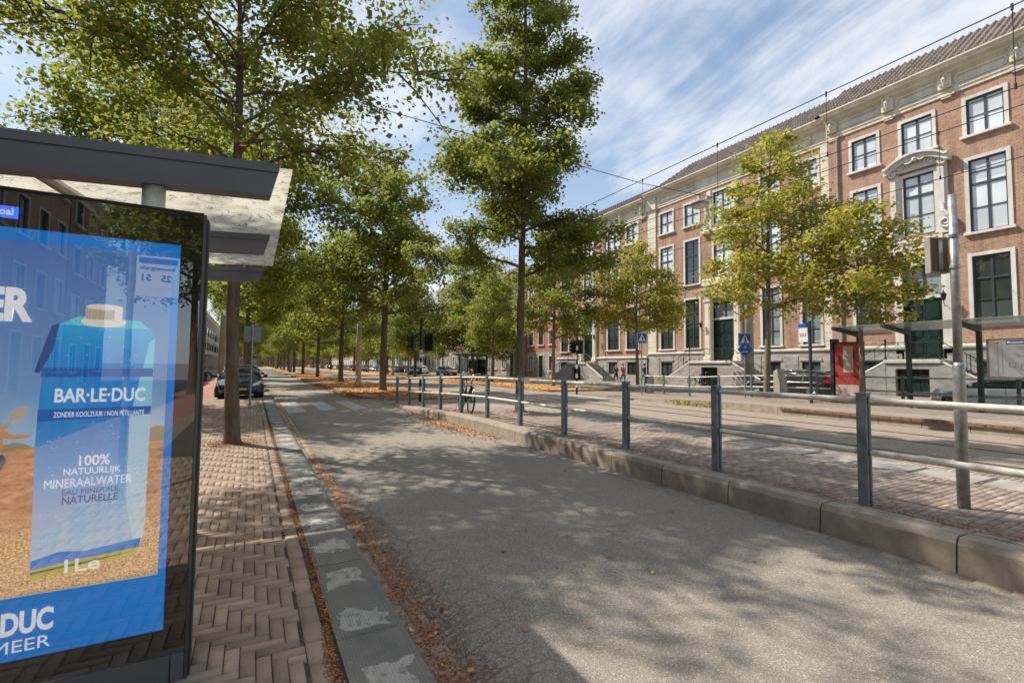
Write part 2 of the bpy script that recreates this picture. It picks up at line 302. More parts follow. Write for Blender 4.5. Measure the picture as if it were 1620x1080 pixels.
def mk_roofglass():  # pale printed canopy glass with fine strokes, light shines through
    a = Mat('canopy_glass', (.7,.68,.6), .25); v = a.world((1, 1, 1)); n = a.noise(v, 3.0, 2, .5, 2.2)
    l1 = a.math('ABSOLUTE', a.math('SUBTRACT', n, .5)); gate = a.noise(a.world((1,2.5,1)), 4.5, 2, .5)
    m = a.math('MULTIPLY', a.rng(l1, .008, .020, 1, 0), a.rng(gate, .47, .50))
    n2 = a.noise(a.world((1.4, .9, 1)), 5.0, 2, .5, 3.0); l2 = a.math('ABSOLUTE', a.math('SUBTRACT', n2, .47)); gate2 = a.noise(v, 6, 1, .5)
    m = a.math('MAXIMUM', m, a.math('MULTIPLY', a.rng(l2, .009, .020, 1, 0), a.rng(gate2, .49, .52)))
    dirt = a.noise(v, 2, 5, .7)
    c = a.mix(a.rng(dirt, .4, .8, 0, .5), (.80,.77,.68), (.60,.58,.50));     c = a.mix(a.math('MULTIPLY', m, .9), c, (.07,.065,.05))
    a.color(c); t = a.N.new('ShaderNodeBsdfTranslucent'); a.L.new(c, t.inputs[0]); mx = a.N.new('ShaderNodeMixShader'); mx.inputs[0].default_value = .75
    a.L.new(a.b.outputs[0], mx.inputs[1]); a.L.new(t.outputs[0], mx.inputs[2])
    tr = a.N.new('ShaderNodeBsdfTransparent'); mx2 = a.N.new('ShaderNodeMixShader'); a.L.new(a.math('MAXIMUM', .22, a.math('MULTIPLY', m, .48)), mx2.inputs[0])
    a.L.new(mx.outputs[0], mx2.inputs[1]); a.L.new(tr.outputs[0], mx2.inputs[2]); a.L.new(mx2.outputs[0], a.out.inputs[0]); MT['canopy_glass'] = a.m
    b = Mat('canopy_green', (.30,.36,.33), .2); n = b.noise(b.world((1,3,1)), 4, 5, .7); b.color(b.ramp(n, [(.3,(.20,.25,.23)), (.7,(.40,.46,.42))]))
    tr = b.N.new('ShaderNodeBsdfTransparent'); mx = b.N.new('ShaderNodeMixShader'); mx.inputs[0].default_value = .35
    b.L.new(b.b.outputs[0], mx.inputs[1]); b.L.new(tr.outputs[0], mx.inputs[2]); b.L.new(mx.outputs[0], b.out.inputs[0]); MT['canopy_green'] = b.m
mk_roofglass()

# ------------------------------------------------------------------ mesh helpers
class MB:
    def __init__(s): s.v = []; s.f = []; s.mi = []; s.mats = []
    def m(s, mat):
        mat = MT[mat] if isinstance(mat, str) else mat
        if mat not in s.mats: s.mats.append(mat)
        return s.mats.index(mat)
    def add(s, vs, fs, mat):
        k = s.m(mat); o = len(s.v); s.v += [tuple(p) for p in vs]; s.f += [tuple(i+o for i in f) for f in fs]; s.mi += [k]*len(fs); return s
    def box(s, x0, x1, y0, y1, z0, z1, mat, bev=0):
        if x0 > x1: x0, x1 = x1, x0
        if y0 > y1: y0, y1 = y1, y0
        if z0 > z1: z0, z1 = z1, z0
        if bev:
            b = bev; vs = []
            for z, i in ((z0, 0), (z1-b, 0), (z1, b)):
                vs += [(x0+i, y0+i, z), (x1-i, y0+i, z), (x1-i, y1-i, z), (x0+i, y1-i, z)]
            fs = [(3,2,1,0), (8,9,10,11)]
            for r in (0, 4):
                for k in range(4): fs.append((r+k, r+(k+1)%4, r+4+(k+1)%4, r+4+k))
            return s.add(vs, fs, mat)
        vs = [(x, y, z) for z in (z0, z1) for x, y in ((x0,y0),(x1,y0),(x1,y1),(x0,y1))]
        return s.add(vs, [(3,2,1,0),(4,5,6,7),(0,1,5,4),(1,2,6,5),(2,3,7,6),(3,0,4,7)], mat)
    def quad(s, a, b, c, d, mat): return s.add([a,b,c,d], [(0,1,2,3)], mat)
    def tube(s, pts, r, mat, n=10, caps=True):
        pts = [Vector(p) for p in pts]; rs = r if isinstance(r, (list, tuple)) else [r]*len(pts)
        vs = []; up = None
        for i, p in enumerate(pts):
            d = (pts[min(i+1, len(pts)-1)] - pts[max(i-1, 0)])
            if d.length < 1e-9: d = Vector((0,0,1))
            d.normalize()
            if up is None:
                up = Vector((0,0,1)) if abs(d.z) < .9 else Vector((1,0,0))
            u = d.cross(up)
            if u.length < 1e-4: u = d.cross(Vector((0,1,0)))
            u.normalize(); w = u.cross(d).normalized(); up = w
            for k in range(n):
                a = 2*math.pi*k/n; vs.append(p + (u*math.cos(a) + w*math.sin(a))*rs[i])
        fs = []
        for i in range(len(pts)-1):
            for k in range(n): fs.append((i*n+k, i*n+(k+1)%n, (i+1)*n+(k+1)%n, (i+1)*n+k))
        if caps: fs.append(tuple(range(n-1, -1, -1))); fs.append(tuple((len(pts)-1)*n+k for k in range(n)))
        return s.add(vs, fs, mat)
    def prism(s, poly, axis, a, b, mat):
        """poly: 2-D outline; axis 'x','y','z' = extrusion axis from a to b"""
        def P(p, t): return {'x': (t, p[0], p[1]), 'y': (p[0], t, p[1]), 'z': (p[0], p[1], t)}[axis]
        n = len(poly); vs = [P(p, a) for p in poly] + [P(p, b) for p in poly]
        fs = [tuple(range(n-1,-1,-1)), tuple(range(n, 2*n))] + [(i, (i+1)%n, n+(i+1)%n, n+i) for i in range(n)]
        return s.add(vs, fs, mat)
    def lathe(s, prof, c, mat, n=20):
        vs = []
        for r, z in prof:
            for k in range(n): a = 2*math.pi*k/n; vs.append((c[0]+r*math.cos(a), c[1]+r*math.sin(a), c[2]+z))
        fs = [(i*n+k, i*n+(k+1)%n, (i+1)*n+(k+1)%n, (i+1)*n+k) for i in range(len(prof)-1) for k in range(n)]
        fs += [tuple(range(n-1,-1,-1)), tuple((len(prof)-1)*n+k for k in range(n))]
        return s.add(vs, fs, mat)
    def xf(s, M, start=0):
        for i in range(start, len(s.v)): s.v[i] = tuple(M @ Vector(s.v[i]))
        return s
    def build(s, name, parent=None, smooth=False, loc=None):
        me = bpy.data.meshes.new(name); me.from_pydata(s.v, [], s.f)
        for m in s.mats: me.materials.append(m)
        me.polygons.foreach_set('material_index', s.mi)
        if smooth: me.polygons.foreach_set('use_smooth', [True]*len(me.polygons))
        me.update(); o = bpy.data.objects.new(name, me); COL.objects.link(o)
        if parent is not None: o.parent = parent
        if loc: o.location = loc
        if smooth == 'auto':
            try: me.shade_auto_smooth = True
            except Exception: pass
        return o
def tag(o, label=None, cat=None, group=None, kind=None):
    if label: o['label'] = label
    if cat: o['category'] = cat
    if group: o['group'] = group
    if kind: o['kind'] = kind
    return o
def thing(name, label, cat, loc=(0,0,0), rz=0, group=None):
    o = bpy.data.objects.new(name, None); COL.objects.link(o); o.location = loc; o.rotation_euler = (0,0,rz)
    o.empty_display_size = .2
    return tag(o, label, cat, group)
def struct(mb, name): return tag(mb.build(name), kind='structure')
def stuff(o, label=None): return tag(o, label, kind='stuff')
def dup(root, loc, rz=None, label=None, scale=None):
    r = root.copy(); COL.objects.link(r); r.location = loc
    if rz is not None: r.rotation_euler = (0,0,rz)
    if scale: r.scale = scale if isinstance(scale, tuple) else (scale,)*3
    if label: r['label'] = label
    for ch in list(root.children):
        c = ch.copy(); COL.objects.link(c); c.parent = r
        for g in list(ch.children): d = g.copy(); COL.objects.link(d); d.parent = c
    return r
def npmesh(name, V, F, mat, parent=None):
    me = bpy.data.meshes.new(name); nf, k = F.shape
    me.vertices.add(len(V)); me.vertices.foreach_set('co', V.astype(np.float32).ravel())
    me.loops.add(nf*k); me.loops.foreach_set('vertex_index', F.astype(np.int32).ravel())
    me.polygons.add(nf); me.polygons.foreach_set('loop_start', np.arange(0, nf*k, k, dtype=np.int32))
    try: me.polygons.foreach_set('loop_total', np.full(nf, k, dtype=np.int32))
    except Exception: pass
    me.materials.append(MT[mat]); me.update(calc_edges=True); me.validate()
    o = bpy.data.objects.new(name, me); COL.objects.link(o)
    if parent is not None: o.parent = parent
    return o
def text(name, s, x0, x1, z0, z1, y, mat, parent, facing='-Y', bold=.0, thick=.001, shear=0):
    """lettering fitted into a rectangle; facing -Y means read while looking along +Y"""
    cu = bpy.data.curves.new(name, 'FONT'); cu.body = s; cu.size = 1; cu.offset = bold; cu.extrude = .01; cu.resolution_u = 3; cu.shear = shear
    t = bpy.data.objects.new(name, cu); COL.objects.link(t); bpy.context.view_layer.update()
    me = bpy.data.meshes.new_from_object(t); bpy.data.objects.remove(t)
    co = np.empty(len(me.vertices)*3, np.float32); me.vertices.foreach_get('co', co); co = co.reshape(-1, 3)
    mn, mx = co.min(0), co.max(0); u = (co[:,0]-mn[0])/(mx[0]-mn[0]); w = (co[:,1]-mn[1])/(mx[1]-mn[1]); d = (co[:,2]-mn[2])/(mx[2]-mn[2])
    out = np.zeros_like(co)
    if facing == '-Y': out[:,0] = x0+u*(x1-x0); out[:,1] = y-d*thick
    elif facing == '+Y': out[:,0] = x1-u*(x1-x0); out[:,1] = y+d*thick
    elif facing == '-X': out[:,1] = x1-u*(x1-x0); out[:,0] = y-d*thick
    out[:,2] = z0+w*(z1-z0)
    me.vertices.foreach_set('co', out.ravel()); me.materials.clear(); me.materials.append(MT[mat]); me.update()
    o = bpy.data.objects.new(name, me); COL.objects.link(o); o.parent = parent; return o

# ================================================================== SETTING: ground
FAR = 420.0; NEAR = -40.0
def sheet(name, x0, x1, y0, y1, z, mat, nx=1, ny=1):
    mb = MB(); mb.quad((x0,y0,z), (x1,y0,z), (x1,y1,z), (x0,y1,z), mat); return struct(mb, name)
sheet('ground', -900, 900, -900, 1500, -.03, 'asphalt_far')
sheet('road', .78, 4.95, NEAR, FAR, 0, 'asphalt')
def zp(y):   # tram platform height, ramping down to the crossing
    return .27 if y < 11.5 else (.27 - (y-11.5)/7.5*.25 if y < 19 else .02)
sheet('tram_road', 8.0, 16.2, NEAR, FAR, .0, 'asphalt_tracks')
sheet('crossing_pavement', 4.8, 8.2, 19.0, 22.2, .012, 'asphalt_tracks')
sheet('far_road', 21.2, 28.0, NEAR, FAR, .02, 'asphalt_far')
sheet('side_street', -8.2, -3.1, NEAR, FAR, .02, 'asphalt_far')
sheet('parking_bay', -1.25, .78, 22.0, FAR, -.004, 'pavement_far')
# pavements as slabs with a real step
mb = MB(); mb.box(28.0, 33.3, NEAR, FAR, -.02, .14, 'pavement_far'); struct(mb, 'far_pavement')
mb = MB(); mb.box(-9.2, -8.2, NEAR, FAR, -.02, .13, 'pavement_far'); struct(mb, 'side_pavement')
mb = MB(); mb.box(-3.1, -1.5, NEAR, FAR, -.02, .112, 'cycle_red'); struct(mb, 'cycle_path')
mb = MB(); mb.box(-1.5, -1.25, NEAR, FAR, -.02, .108, 'pavement_far'); mb.box(-1.25, .435, NEAR, 21.9, -.02, .108, 'joint_sand'); struct(mb, 'left_pavement')
# --- pavers as real bricks
def bricks(cells, z, gap, mat, name, seed=1, zfun=None, bev=.004):
    rg = np.random.default_rng(seed); A = np.array(cells, float); n = len(A)
    x0, y0, x1, y1 = A[:,0]+gap, A[:,1]+gap, A[:,2]-gap, A[:,3]-gap
    zt = np.full(n, z) + rg.normal(0, .0012, n)
    if zfun is not None: zt = zt + np.array([zfun(v) for v in (y0+y1)/2])
    sx = rg.normal(0, .006, n); sy = rg.normal(0, .006, n)
    V = np.zeros((n, 8, 3)); cx, cy = (x0+x1)/2, (y0+y1)/2
    for k, (a, b) in enumerate(((x0,y0),(x1,y0),(x1,y1),(x0,y1))):
        V[:,k,0] = a; V[:,k,1] = b; V[:,k,2] = zt-.012
        V[:,k+4,0] = a + np.where(a < cx, bev, -bev); V[:,k+4,1] = b + np.where(b < cy, bev, -bev)
        V[:,k+4,2] = zt + sx*(a-cx) + sy*(b-cy)
    F = np.array([[4,5,6,7],[0,1,5,4],[1,2,6,5],[2,3,7,6],[3,0,4,7]]); F = (F[None]+np.arange(n)[:,None,None]*8).reshape(-1,4)
    return tag(npmesh(name, V.reshape(-1,3), F, mat), kind='structure')
def herring(x0, x1, y0, y1, b):
    out = []; nx = int((x1-x0)/b)+2; ny = int((y1-y0)/b)+2
    for i in range(-4, nx+4):
        for j in range(-4, ny+4):
            if (i + j) % 6 == 0: out.append((x0+i*b, y0+j*b, x0+(i+3)*b, y0+(j+1)*b))
            if (i + j) % 6 == 3: out.append((x0+i*b, y0+j*b, x0+(i+1)*b, y0+(j+3)*b))
    res = []
    for a, c, d, e in out:
        a, d = max(a, x0), min(d, x1); c, e = max(c, y0), min(e, y1)
        if d-a > .02 and e-c > .02: res.append((a, c, d, e))
    return res
bricks(herring(-1.5, .285, -3.5, 21.9, .068), .122, .0018, 'paver', 'paving_bricks', 3)
rows = []
y = .5
while y < 21.9: rows.append((.285, y, .385, y+.2)); y += .2
bricks(rows, .122, .002, 'paver', 'border_bricks', 4)
# brick gutter along the left kerb
rows = []; y = .5
while y < 24: rows.append((.80, y, .90, y+.2)); rows.append((.90, y-.1, 1.0, y+.1)); y += .2
bricks(rows, .006, .003, 'paver', 'gutter_bricks', 5)
rows = []; y = .5
while y < 18: rows.append((4.68, y, 4.78, y+.2)); y += .2
bricks(rows, .005, .003, 'paver_red', 'gutter_bricks', 6)
# --- left kerb: dotted tiles with a chamfered road edge
mb = MB(); y = -6.35; rnd = random.Random(4)
while y < 21.9:
    a, b = y+.004, y+.996; z = .126+rnd.uniform(-.002, .002)
    mb.add([(.43,a,0),(.82,a,0),(.80,a,z-.04),(.755,a,z),(.43,a,z),(.43,b,0),(.82,b,0),(.80,b,z-.04),(.755,b,z),(.43,b,z)],
           [(0,1,2,3,4),(9,8,7,6,5),(1,6,7,2),(2,7,8,3),(3,8,9,4)], 'kerb_tile'); y += 1.0
for k in range(12):   # rounded end where the kerb turns into the bay
    a = k/12*math.pi/2; c = (k+1)/12*math.pi/2; r = .9
    x0, y0 = -.10+r*math.cos(a), 21.9+r*math.sin(a); x1, y1 = -.10+r*math.cos(c), 21.9+r*math.sin(c)
    xi0, yi0 = -.10+(r-.3)*math.cos(a), 21.9+(r-.3)*math.sin(a); xi1, yi1 = -.10+(r-.3)*math.cos(c), 21.9+(r-.3)*math.sin(c)
    mb.add([(x0,y0,-.01),(x1,y1,-.01),(x1,y1,.11),(x0,y0,.11),(xi1,yi1,.11),(xi0,yi0,.11)], [(0,1,2,3),(3,2,4,5)], 'pale_slab')
struct(mb, 'left_kerb')
mb = MB(); mb.box(-1.25, .55, 21.9, 22.35, 0, .112, 'pavement_far'); mb.box(-1.32, -1.2, 22.35, FAR, 0, .125, 'kerb_concrete'); struct(mb, 'bay_kerb')
# metal tactile grille and low ribs near the crossing
mb = MB()
for k in range(9): mb.box(-.42+k*.085, -.37+k*.085, 15.0, 15.7, .12, .13, 'pale_slab')
struct(mb, 'ribbed_paving')
# --- tram platform with high kerb blocks
mb = MB(); ys = [NEAR, 11.5] + [11.5+k*.5 for k in range(1, 16)]
for a, b in zip(ys[:-1], ys[1:]):
    mb.add([(5.0,a,zp(a)-.006),(8.2,a,zp(a)-.006),(8.2,b,zp(b)-.006),(5.0,b,zp(b)-.006),(8.2,a,-.02),(8.2,b,-.02)], [(0,1,2,3),(1,4,5,2)], 'joint_sand')
struct(mb, 'tram_platform')
mb = MB(); y = -9.38; rnd = random.Random(9)
while y < 18.6:
    a, b = y+.006, y+.994; j = rnd.uniform(-.004, .004); za, zb = zp(a)+j, zp(b)+j; X0 = 4.79; X1 = 5.02
    mb.add([(X0,a,-.02),(X0+.02,a,za-.05),(X0+.055,a,za),(X1,a,za),(X1,a,-.02),(X0,b,-.02),(X0+.02,b,zb-.05),(X0+.055,b,zb),(X1,b,zb),(X1,b,-.02)],
           [(0,1,2,3,4),(9,8,7,6,5),(0,5,6,1),(1,6,7,2),(2,7,8,3)], 'kerb_concrete'); y += 1.0
struct(mb, 'platform_kerb')
rows = []; y = -1.0
while y < 18.9:
    rows += [(5.03,y,5.13,y+.2), (5.135,y+.1,5.235,y+.3)]; y += .2
y = -1.0; k = 0
while y < 18.9:
    x = 5.24 - (k % 2)*.1
    while x < 7.26:
        rows.append((max(x,5.24), y, min(x+.2, 7.26), y+.068)); x += .2
    x = 7.9
    while x < 8.15: rows.append((x, y, min(x+.2,8.15), y+.068)); x += .2
    y += .068; k += 1
rows = [r for r in rows if r[2]-r[0] > .03]
bricks(rows, 0, .002, 'paver_red', 'platform_bricks', 7, zp)
mb = MB(); y = -3; rnd = random.Random(2)
while y < 18.7:
    for h in (0, 1):
        z = zp(y)+rnd.uniform(0, .003)
        mb.add([(7.27+h*.31,y,z-.01),(7.57+h*.31,y,z-.01),(7.57+h*.31,y+.6,zp(y+.6)-.01),(7.27+h*.31,y+.6,zp(y+.6)-.01),
                (7.275+h*.31,y+.005,z),(7.565+h*.31,y+.005,z),(7.565+h*.31,y+.595,zp(y+.6)),(7.275+h*.31,y+.595,zp(y+.6))],
               [(4,5,6,7),(0,1,5,4),(1,2,6,5),(2,3,7,6),(3,0,4,7)], 'pale_slab')
    y += .66
struct(mb, 'guidance_tiles')
mb = MB(); 
for a, b in zip(ys[1:-1], ys[2:]): mb.add([(8.15,a,zp(a)),(8.3,a,zp(a)),(8.3,b,zp(b)),(8.15,b,zp(b)),(8.3,a,-.02),(8.3,b,-.02)], [(0,1,2,3),(1,4,5,2)], 'pale_slab')
mb.add([(8.15,NEAR,.27),(8.3,NEAR,.27),(8.3,11.5,.27),(8.15,11.5,.27),(8.3,NEAR,-.02),(8.3,11.5,-.02)], [(0,1,2,3),(1,4,5,2)], 'pale_slab')
struct(mb, 'platform_edge')
# --- tram rails
for xc in (10.1, 13.4):
    for d in (-.72, .72):
        mb = MB(); x = xc+d; mb.box(x-.035, x+.035, NEAR, FAR, .001, .007, 'rail_steel'); mb.box(x+.036, x+.075, NEAR, FAR, .001, .004, 'black_paint')
        mb.box(x+.076, x+.10, NEAR, FAR, .001, .006, 'rail_steel'); struct(mb, 'tram_rail')
# --- far platform with steel edge strip
def zf(y): return .26 if y < 13 else max(.03, .26-(y-13)/5*.23)
mb = MB(); yy = [NEAR, 13]+[13+k*.5 for k in range(1, 11)]
for a, b in zip(yy[:-1], yy[1:]):
    mb.add([(16.05,a,zf(a)),(21.2,a,zf(a)),(21.2,b,zf(b)),(16.05,b,zf(b))], [(0,1,2,3)], 'pavement_far')
    mb.add([(21.2,a,zf(a)),(21.2,b,zf(b)),(21.2,b,-.02),(21.2,a,-.02)], [(0,1,2,3)], 'kerb_concrete')
struct(mb, 'far_platform')
mb = MB(); y = -12
while y < 16.9:
    a, b = y+.006, y+.994
    mb.add([(15.9,a,-.02),(15.92,a,zf(a)-.05),(15.92,a,zf(a)+.004),(16.2,a,zf(a)+.004),(15.9,b,-.02),(15.92,b,zf(b)-.05),(15.92,b,zf(b)+.004),(16.2,b,zf(b)+.004)],
           [(0,4,5,1),(1,5,6,2),(2,6,7,3),(0,1,2,3),(7,6,5,4)], 'kerb_concrete'); y += 1.0
struct(mb, 'far_platform_kerb')
mb = MB(); mb.box(15.86, 15.915, -12, 9.9, .165, .235, 'rust_steel'); y = -11.8
while y < 9.8: mb.box(15.85, 15.86, y, y+.03, .19, .215, 'black_paint'); y += .5
struct(mb, 'edge_strip')
for x0 in (16.6,): # pale line of tiles on the far platform
    mb = MB(); mb.box(x0, x0+.3, -12, 12.9, .255, .265, 'pale_slab'); struct(mb, 'far_guidance_tiles')
# --- islands strewn with leaves
def blob_island(name, x0, x1, y0, y1, z, mat, kerb=True, seed=1):
    rg = random.Random(seed); mb = MB(); r = min(1.4, (x1-x0)/2); pts = []
    for k in range(9): a = math.pi + k/16*math.pi; pts.append((x0+r+r*math.cos(a), y0+r+r*math.sin(a)))
    for k in range(9): a = 1.5*math.pi + k/16*math.pi; pts.append((x1-r+r*math.cos(a), y0+r+r*math.sin(a)))
    pts += [(x1, y1), (x0, y1)]
    n = len(pts); mb.add([(p[0], p[1], z) for p in pts], [tuple(range(n))], mat)
    mb2 = MB()
    for i in range(n-1):
        (ax, ay), (bx, by) = pts[i], pts[i+1]; d = Vector((bx-ax, by-ay)); nn = Vector((d.y, -d.x)).normalized()*.14
        mb2.add([(ax,ay,z+.012),(bx,by,z+.012),(bx+nn.x,by+nn.y,z+.012),(ax+nn.x,ay+nn.y,z+.012),(bx+nn.x,by+nn.y,-.02),(ax+nn.x,ay+nn.y,-.02)], [(3,2,1,0),(5,4,3,2)][:1]+[(3,5,4,2)], 'kerb_concrete')
    ax, ay = pts[-1]; bx, by = pts[0]
    mb2.box(ax-.14, ax, by, ay, -.02, z+.012, 'kerb_concrete')
    struct(mb, name); struct(mb2, name+'_kerb')
blob_island('median_island', 4.5, 8.6, 21.8, FAR, .10, 'leaf_litter')
blob_island('far_island', 16.3, 21.2, 24.5, FAR, .10, 'leaf_litter', seed=3)
sheet('far_crossing', 16.2, 21.2, 18.0, 24.5, .012, 'pavement_far')
# --- zebra crossing and road markings
mb = MB()
for x in (1.06, 2.08, 3.12):
    mb.add([(x,17.0 if x>2 else 16.5,.006),(x+.56,17.4 if x>2 else 16.8,.006),(x+.52,21.4,.006),(x-.04,21.0,.006)], [(0,1,2,3)], 'road_paint')
struct(mb, 'zebra_stripes')
mb = MB(); mb.quad((.8,16.2,.003),(4.75,17.2,.003),(4.5,22.6,.003),(.8,22.0,.003), 'asphalt_tracks'); struct(mb, 'crossing_band')
mb = MB()
for x in (9.2, 10.2, 11.2, 12.2, 13.2, 14.2, 15.2): mb.box(x, x+.5, 18.6, 21.4, .001, .005, 'road_paint')
struct(mb, 'tram_zebra_stripes')
mb = MB()
for y0 in range(30, 300, 9): mb.box(-3.7, -3.58, y0, y0+3, .021, .026, 'road_paint')
struct(mb, 'lane_marking')

# --- fallen leaves (nobody could count them)
def scatter(name, spots, size, mat, seed, flat=.35):
    rg = np.random.default_rng(seed); P = np.array(spots); n = len(P); s = size*rg.uniform(.5, 1.3, n)
    th = rg.uniform(0, 2*np.pi, n); u = np.stack([np.cos(th), np.sin(th), rg.normal(0, flat, n)], 1); w = np.stack([-np.sin(th), np.cos(th), rg.normal(0, flat, n)], 1)
    V = np.zeros((n, 4, 3)); V[:,0] = P-u*s[:,None]*.5; V[:,1] = P+w*s[:,None]*.33; V[:,2] = P+u*s[:,None]*.5; V[:,3] = P-w*s[:,None]*.33
    V[:,1:4:2,2] += rg.uniform(0, .3, n)[:,None]*s[:,None]
    V[:,:,2] = np.maximum(V[:,:,2], P[:,2][:,None]+.001)
    F = np.arange(n*4).reshape(n, 4); return stuff(npmesh(name, V.reshape(-1,3), F, mat))
rg = np.random.default_rng(11)
def strip(n, x, sx, y0, y1, z, power=1.0):
    yv = y0+(y1-y0)*rg.uniform(0, 1, n)**power; wob = .02*np.sin(yv*2.1)+.01*np.sin(yv*7)
    return np.stack([x+wob+rg.normal(0, sx, n), yv, np.full(n, z)], 1)
P = np.concatenate([strip(9000, .408, .014, .8, 14, .124, 1.8)])
scatter('blossom_debris', P, .014, 'fallen_red', 1)
P = np.concatenate([strip(9000, .93, .055, .8, 9, .010, 1.6), strip(3000, 1.06, .07, .8, 6, .010, 1.5)])
scatter('gutter_debris', P, .014, 'fallen_red', 2)
P = np.concatenate([strip(130, .93, .09, 1.2, 9, .014, 1.3), strip(90, .86, .06, 9, 21, .012)])
scatter('gutter_leaves', P, .045, 'fallen', 3, .5)
yv = rg.uniform(1.2, 18, 7000)**1.0
P = np.stack([5.12+np.abs(rg.normal(0, .10, 7000)), yv, np.array([zp(a) for a in yv])+.004], 1)
Q = np.stack([5.30+np.abs(rg.normal(0, .35, 1300)), yv[:1300], np.array([zp(a) for a in yv[:1300]])+.004], 1)
scatter('platform_debris', np.concatenate([P, Q]), .018, 'fallen_red', 4)
P = np.stack([4.72-np.abs(rg.normal(0, .10, 1200)), 9+8*rg.uniform(0,1,1200), np.full(1200, .012)], 1)
Q = np.stack([4.5-np.abs(rg.normal(0, .28, 900)), 11.5+1.2*rg.normal(0,1,900), np.full(900, .012)], 1)
scatter('kerb_leaves', np.concatenate([P, Q]), .05, 'fallen', 5)
P = np.stack([rg.uniform(1, 4.7, 120), rg.uniform(2.2, 20, 120), np.full(120, .01)], 1)
Q = np.stack([rg.uniform(8.6, 16, 260), rg.uniform(2, 20, 260), np.full(260, .012)], 1)
T = np.stack([rg.uniform(5.3, 8, 60), rg.uniform(2, 11, 60), np.full(60, .28)], 1)
K = np.stack([rg.uniform(-1.4, .3, 60), rg.uniform(2.2, 20, 60), np.full(60, .13)], 1)
scatter('scattered_leaves', np.concatenate([P, Q, T, K]), .04, 'fallen', 6)
def ring(cx, cy, z, r, n): a = rg.uniform(0, 2*np.pi, n); d = np.abs(rg.normal(0, r, n)); return np.stack([cx+np.cos(a)*d, cy+np.sin(a)*d, np.full(n, z)], 1)
P = np.concatenate([ring(-.27, 9.9, .128, .33, 2600), ring(6.68, 11.73, .275, .3, 1200), ring(20.3,13.3,.272,.8,1500), ring(19.9,9.3,.272,.8,900), ring(24,25.6,.03,.8,700)])
scatter('trunk_debris', P, .028, 'fallen_red', 7)
n = 16000; yv = 22+rg.uniform(0,1,n)**1.7*60
P = np.stack([rg.uniform(4.3, 8.7, n), yv, np.full(n, .108)], 1); P = P[~((P[:,1] < 23.2) & (np.abs(P[:,0]-6.5) > 1.4))]
Q = np.stack([4.35-np.abs(rg.normal(0, .25, 3500)), 22+rg.uniform(0,1,3500)*25, np.full(3500, .008)], 1)
K = np.stack([rg.uniform(5, 8.5, 2500), 20.6+np.abs(rg.normal(0, .9, 2500)), np.full(2500, .018)], 1)
scatter('median_leaves', np.concatenate([P, Q, K]), .085, 'fallen', 8)
n = 12000; P = np.stack([rg.uniform(15.3, 21.2, n), 24+rg.uniform(0,1,n)*45, np.full(n, .11)], 1)
Q = np.stack([rg.uniform(20.4, 22.3, 1500), rg.uniform(-2, 14, 1500), np.full(1500, .045)], 1)
scatter('far_leaves', np.concatenate([P, Q]), .10, 'fallen', 9)

# ================================================================== BUILDINGS
# Facades run along Y. s=-1: facade faces -X (right-hand row); s=+1: faces +X (left-hand row). 'o' is the distance out from the wall.
class Fac:
    def __init__(f, X, s): f.X = X; f.s = s
    def x(f, o): return f.X + f.s*o
    def box(f, mb, o0, o1, y0, y1, z0, z1, mat, bev=0): return mb.box(f.x(o0), f.x(o1), y0, y1, z0, z1, mat, bev)
    def prof(f, mb, poly, y0, y1, mat):   # poly of (out, z) extruded along Y
        return mb.prism([(f.x(o), z) for o, z in poly], 'y', y0, y1, mat) if False else mb.add(
            [(f.x(o), y0, z) for o, z in poly] + [(f.x(o), y1, z) for o, z in poly],
            [tuple(range(len(poly)-1,-1,-1)), tuple(range(len(poly), 2*len(poly)))] + [(i, (i+1)%len(poly), len(poly)+(i+1)%len(poly), len(poly)+i) for i in range(len(poly))], mat)
def wall(f, parent, y0, y1, z0, z1, holes, mat, name='wall', depth=.28, off=0):
    ys = sorted({y0, y1, *[h[0] for h in holes], *[h[1] for h in holes]}); zs = sorted({z0, z1, *[h[2] for h in holes], *[h[3] for h in holes]})
    ys = [v for v in ys if y0 <= v <= y1]; zs = [v for v in zs if z0 <= v <= z1]
    mb = MB()
    for a, b in zip(ys[:-1], ys[1:]):
        for c, d in zip(zs[:-1], zs[1:]):
            my, mz = (a+b)/2, (c+d)/2
            if any(h[0] < my < h[1] and h[2] < mz < h[3] for h in holes): continue
            X = f.x(off); mb.quad((X,a,c),(X,a,d),(X,b,d),(X,b,c), mat)
    for h in holes:
        a, b, c, d = h; X, Xi = f.x(off), f.x(off-depth)
        mb.quad((X,a,c),(X,a,d),(Xi,a,d),(Xi,a,c), mat); mb.quad((X,b,c),(X,b,d),(Xi,b,d),(Xi,b,c), mat)
        mb.quad((X,a,c),(X,b,c),(Xi,b,c),(Xi,a,c), mat); mb.quad((X,a,d),(X,b,d),(Xi,b,d),(Xi,a,d), mat)
    return mb.build(name, parent)
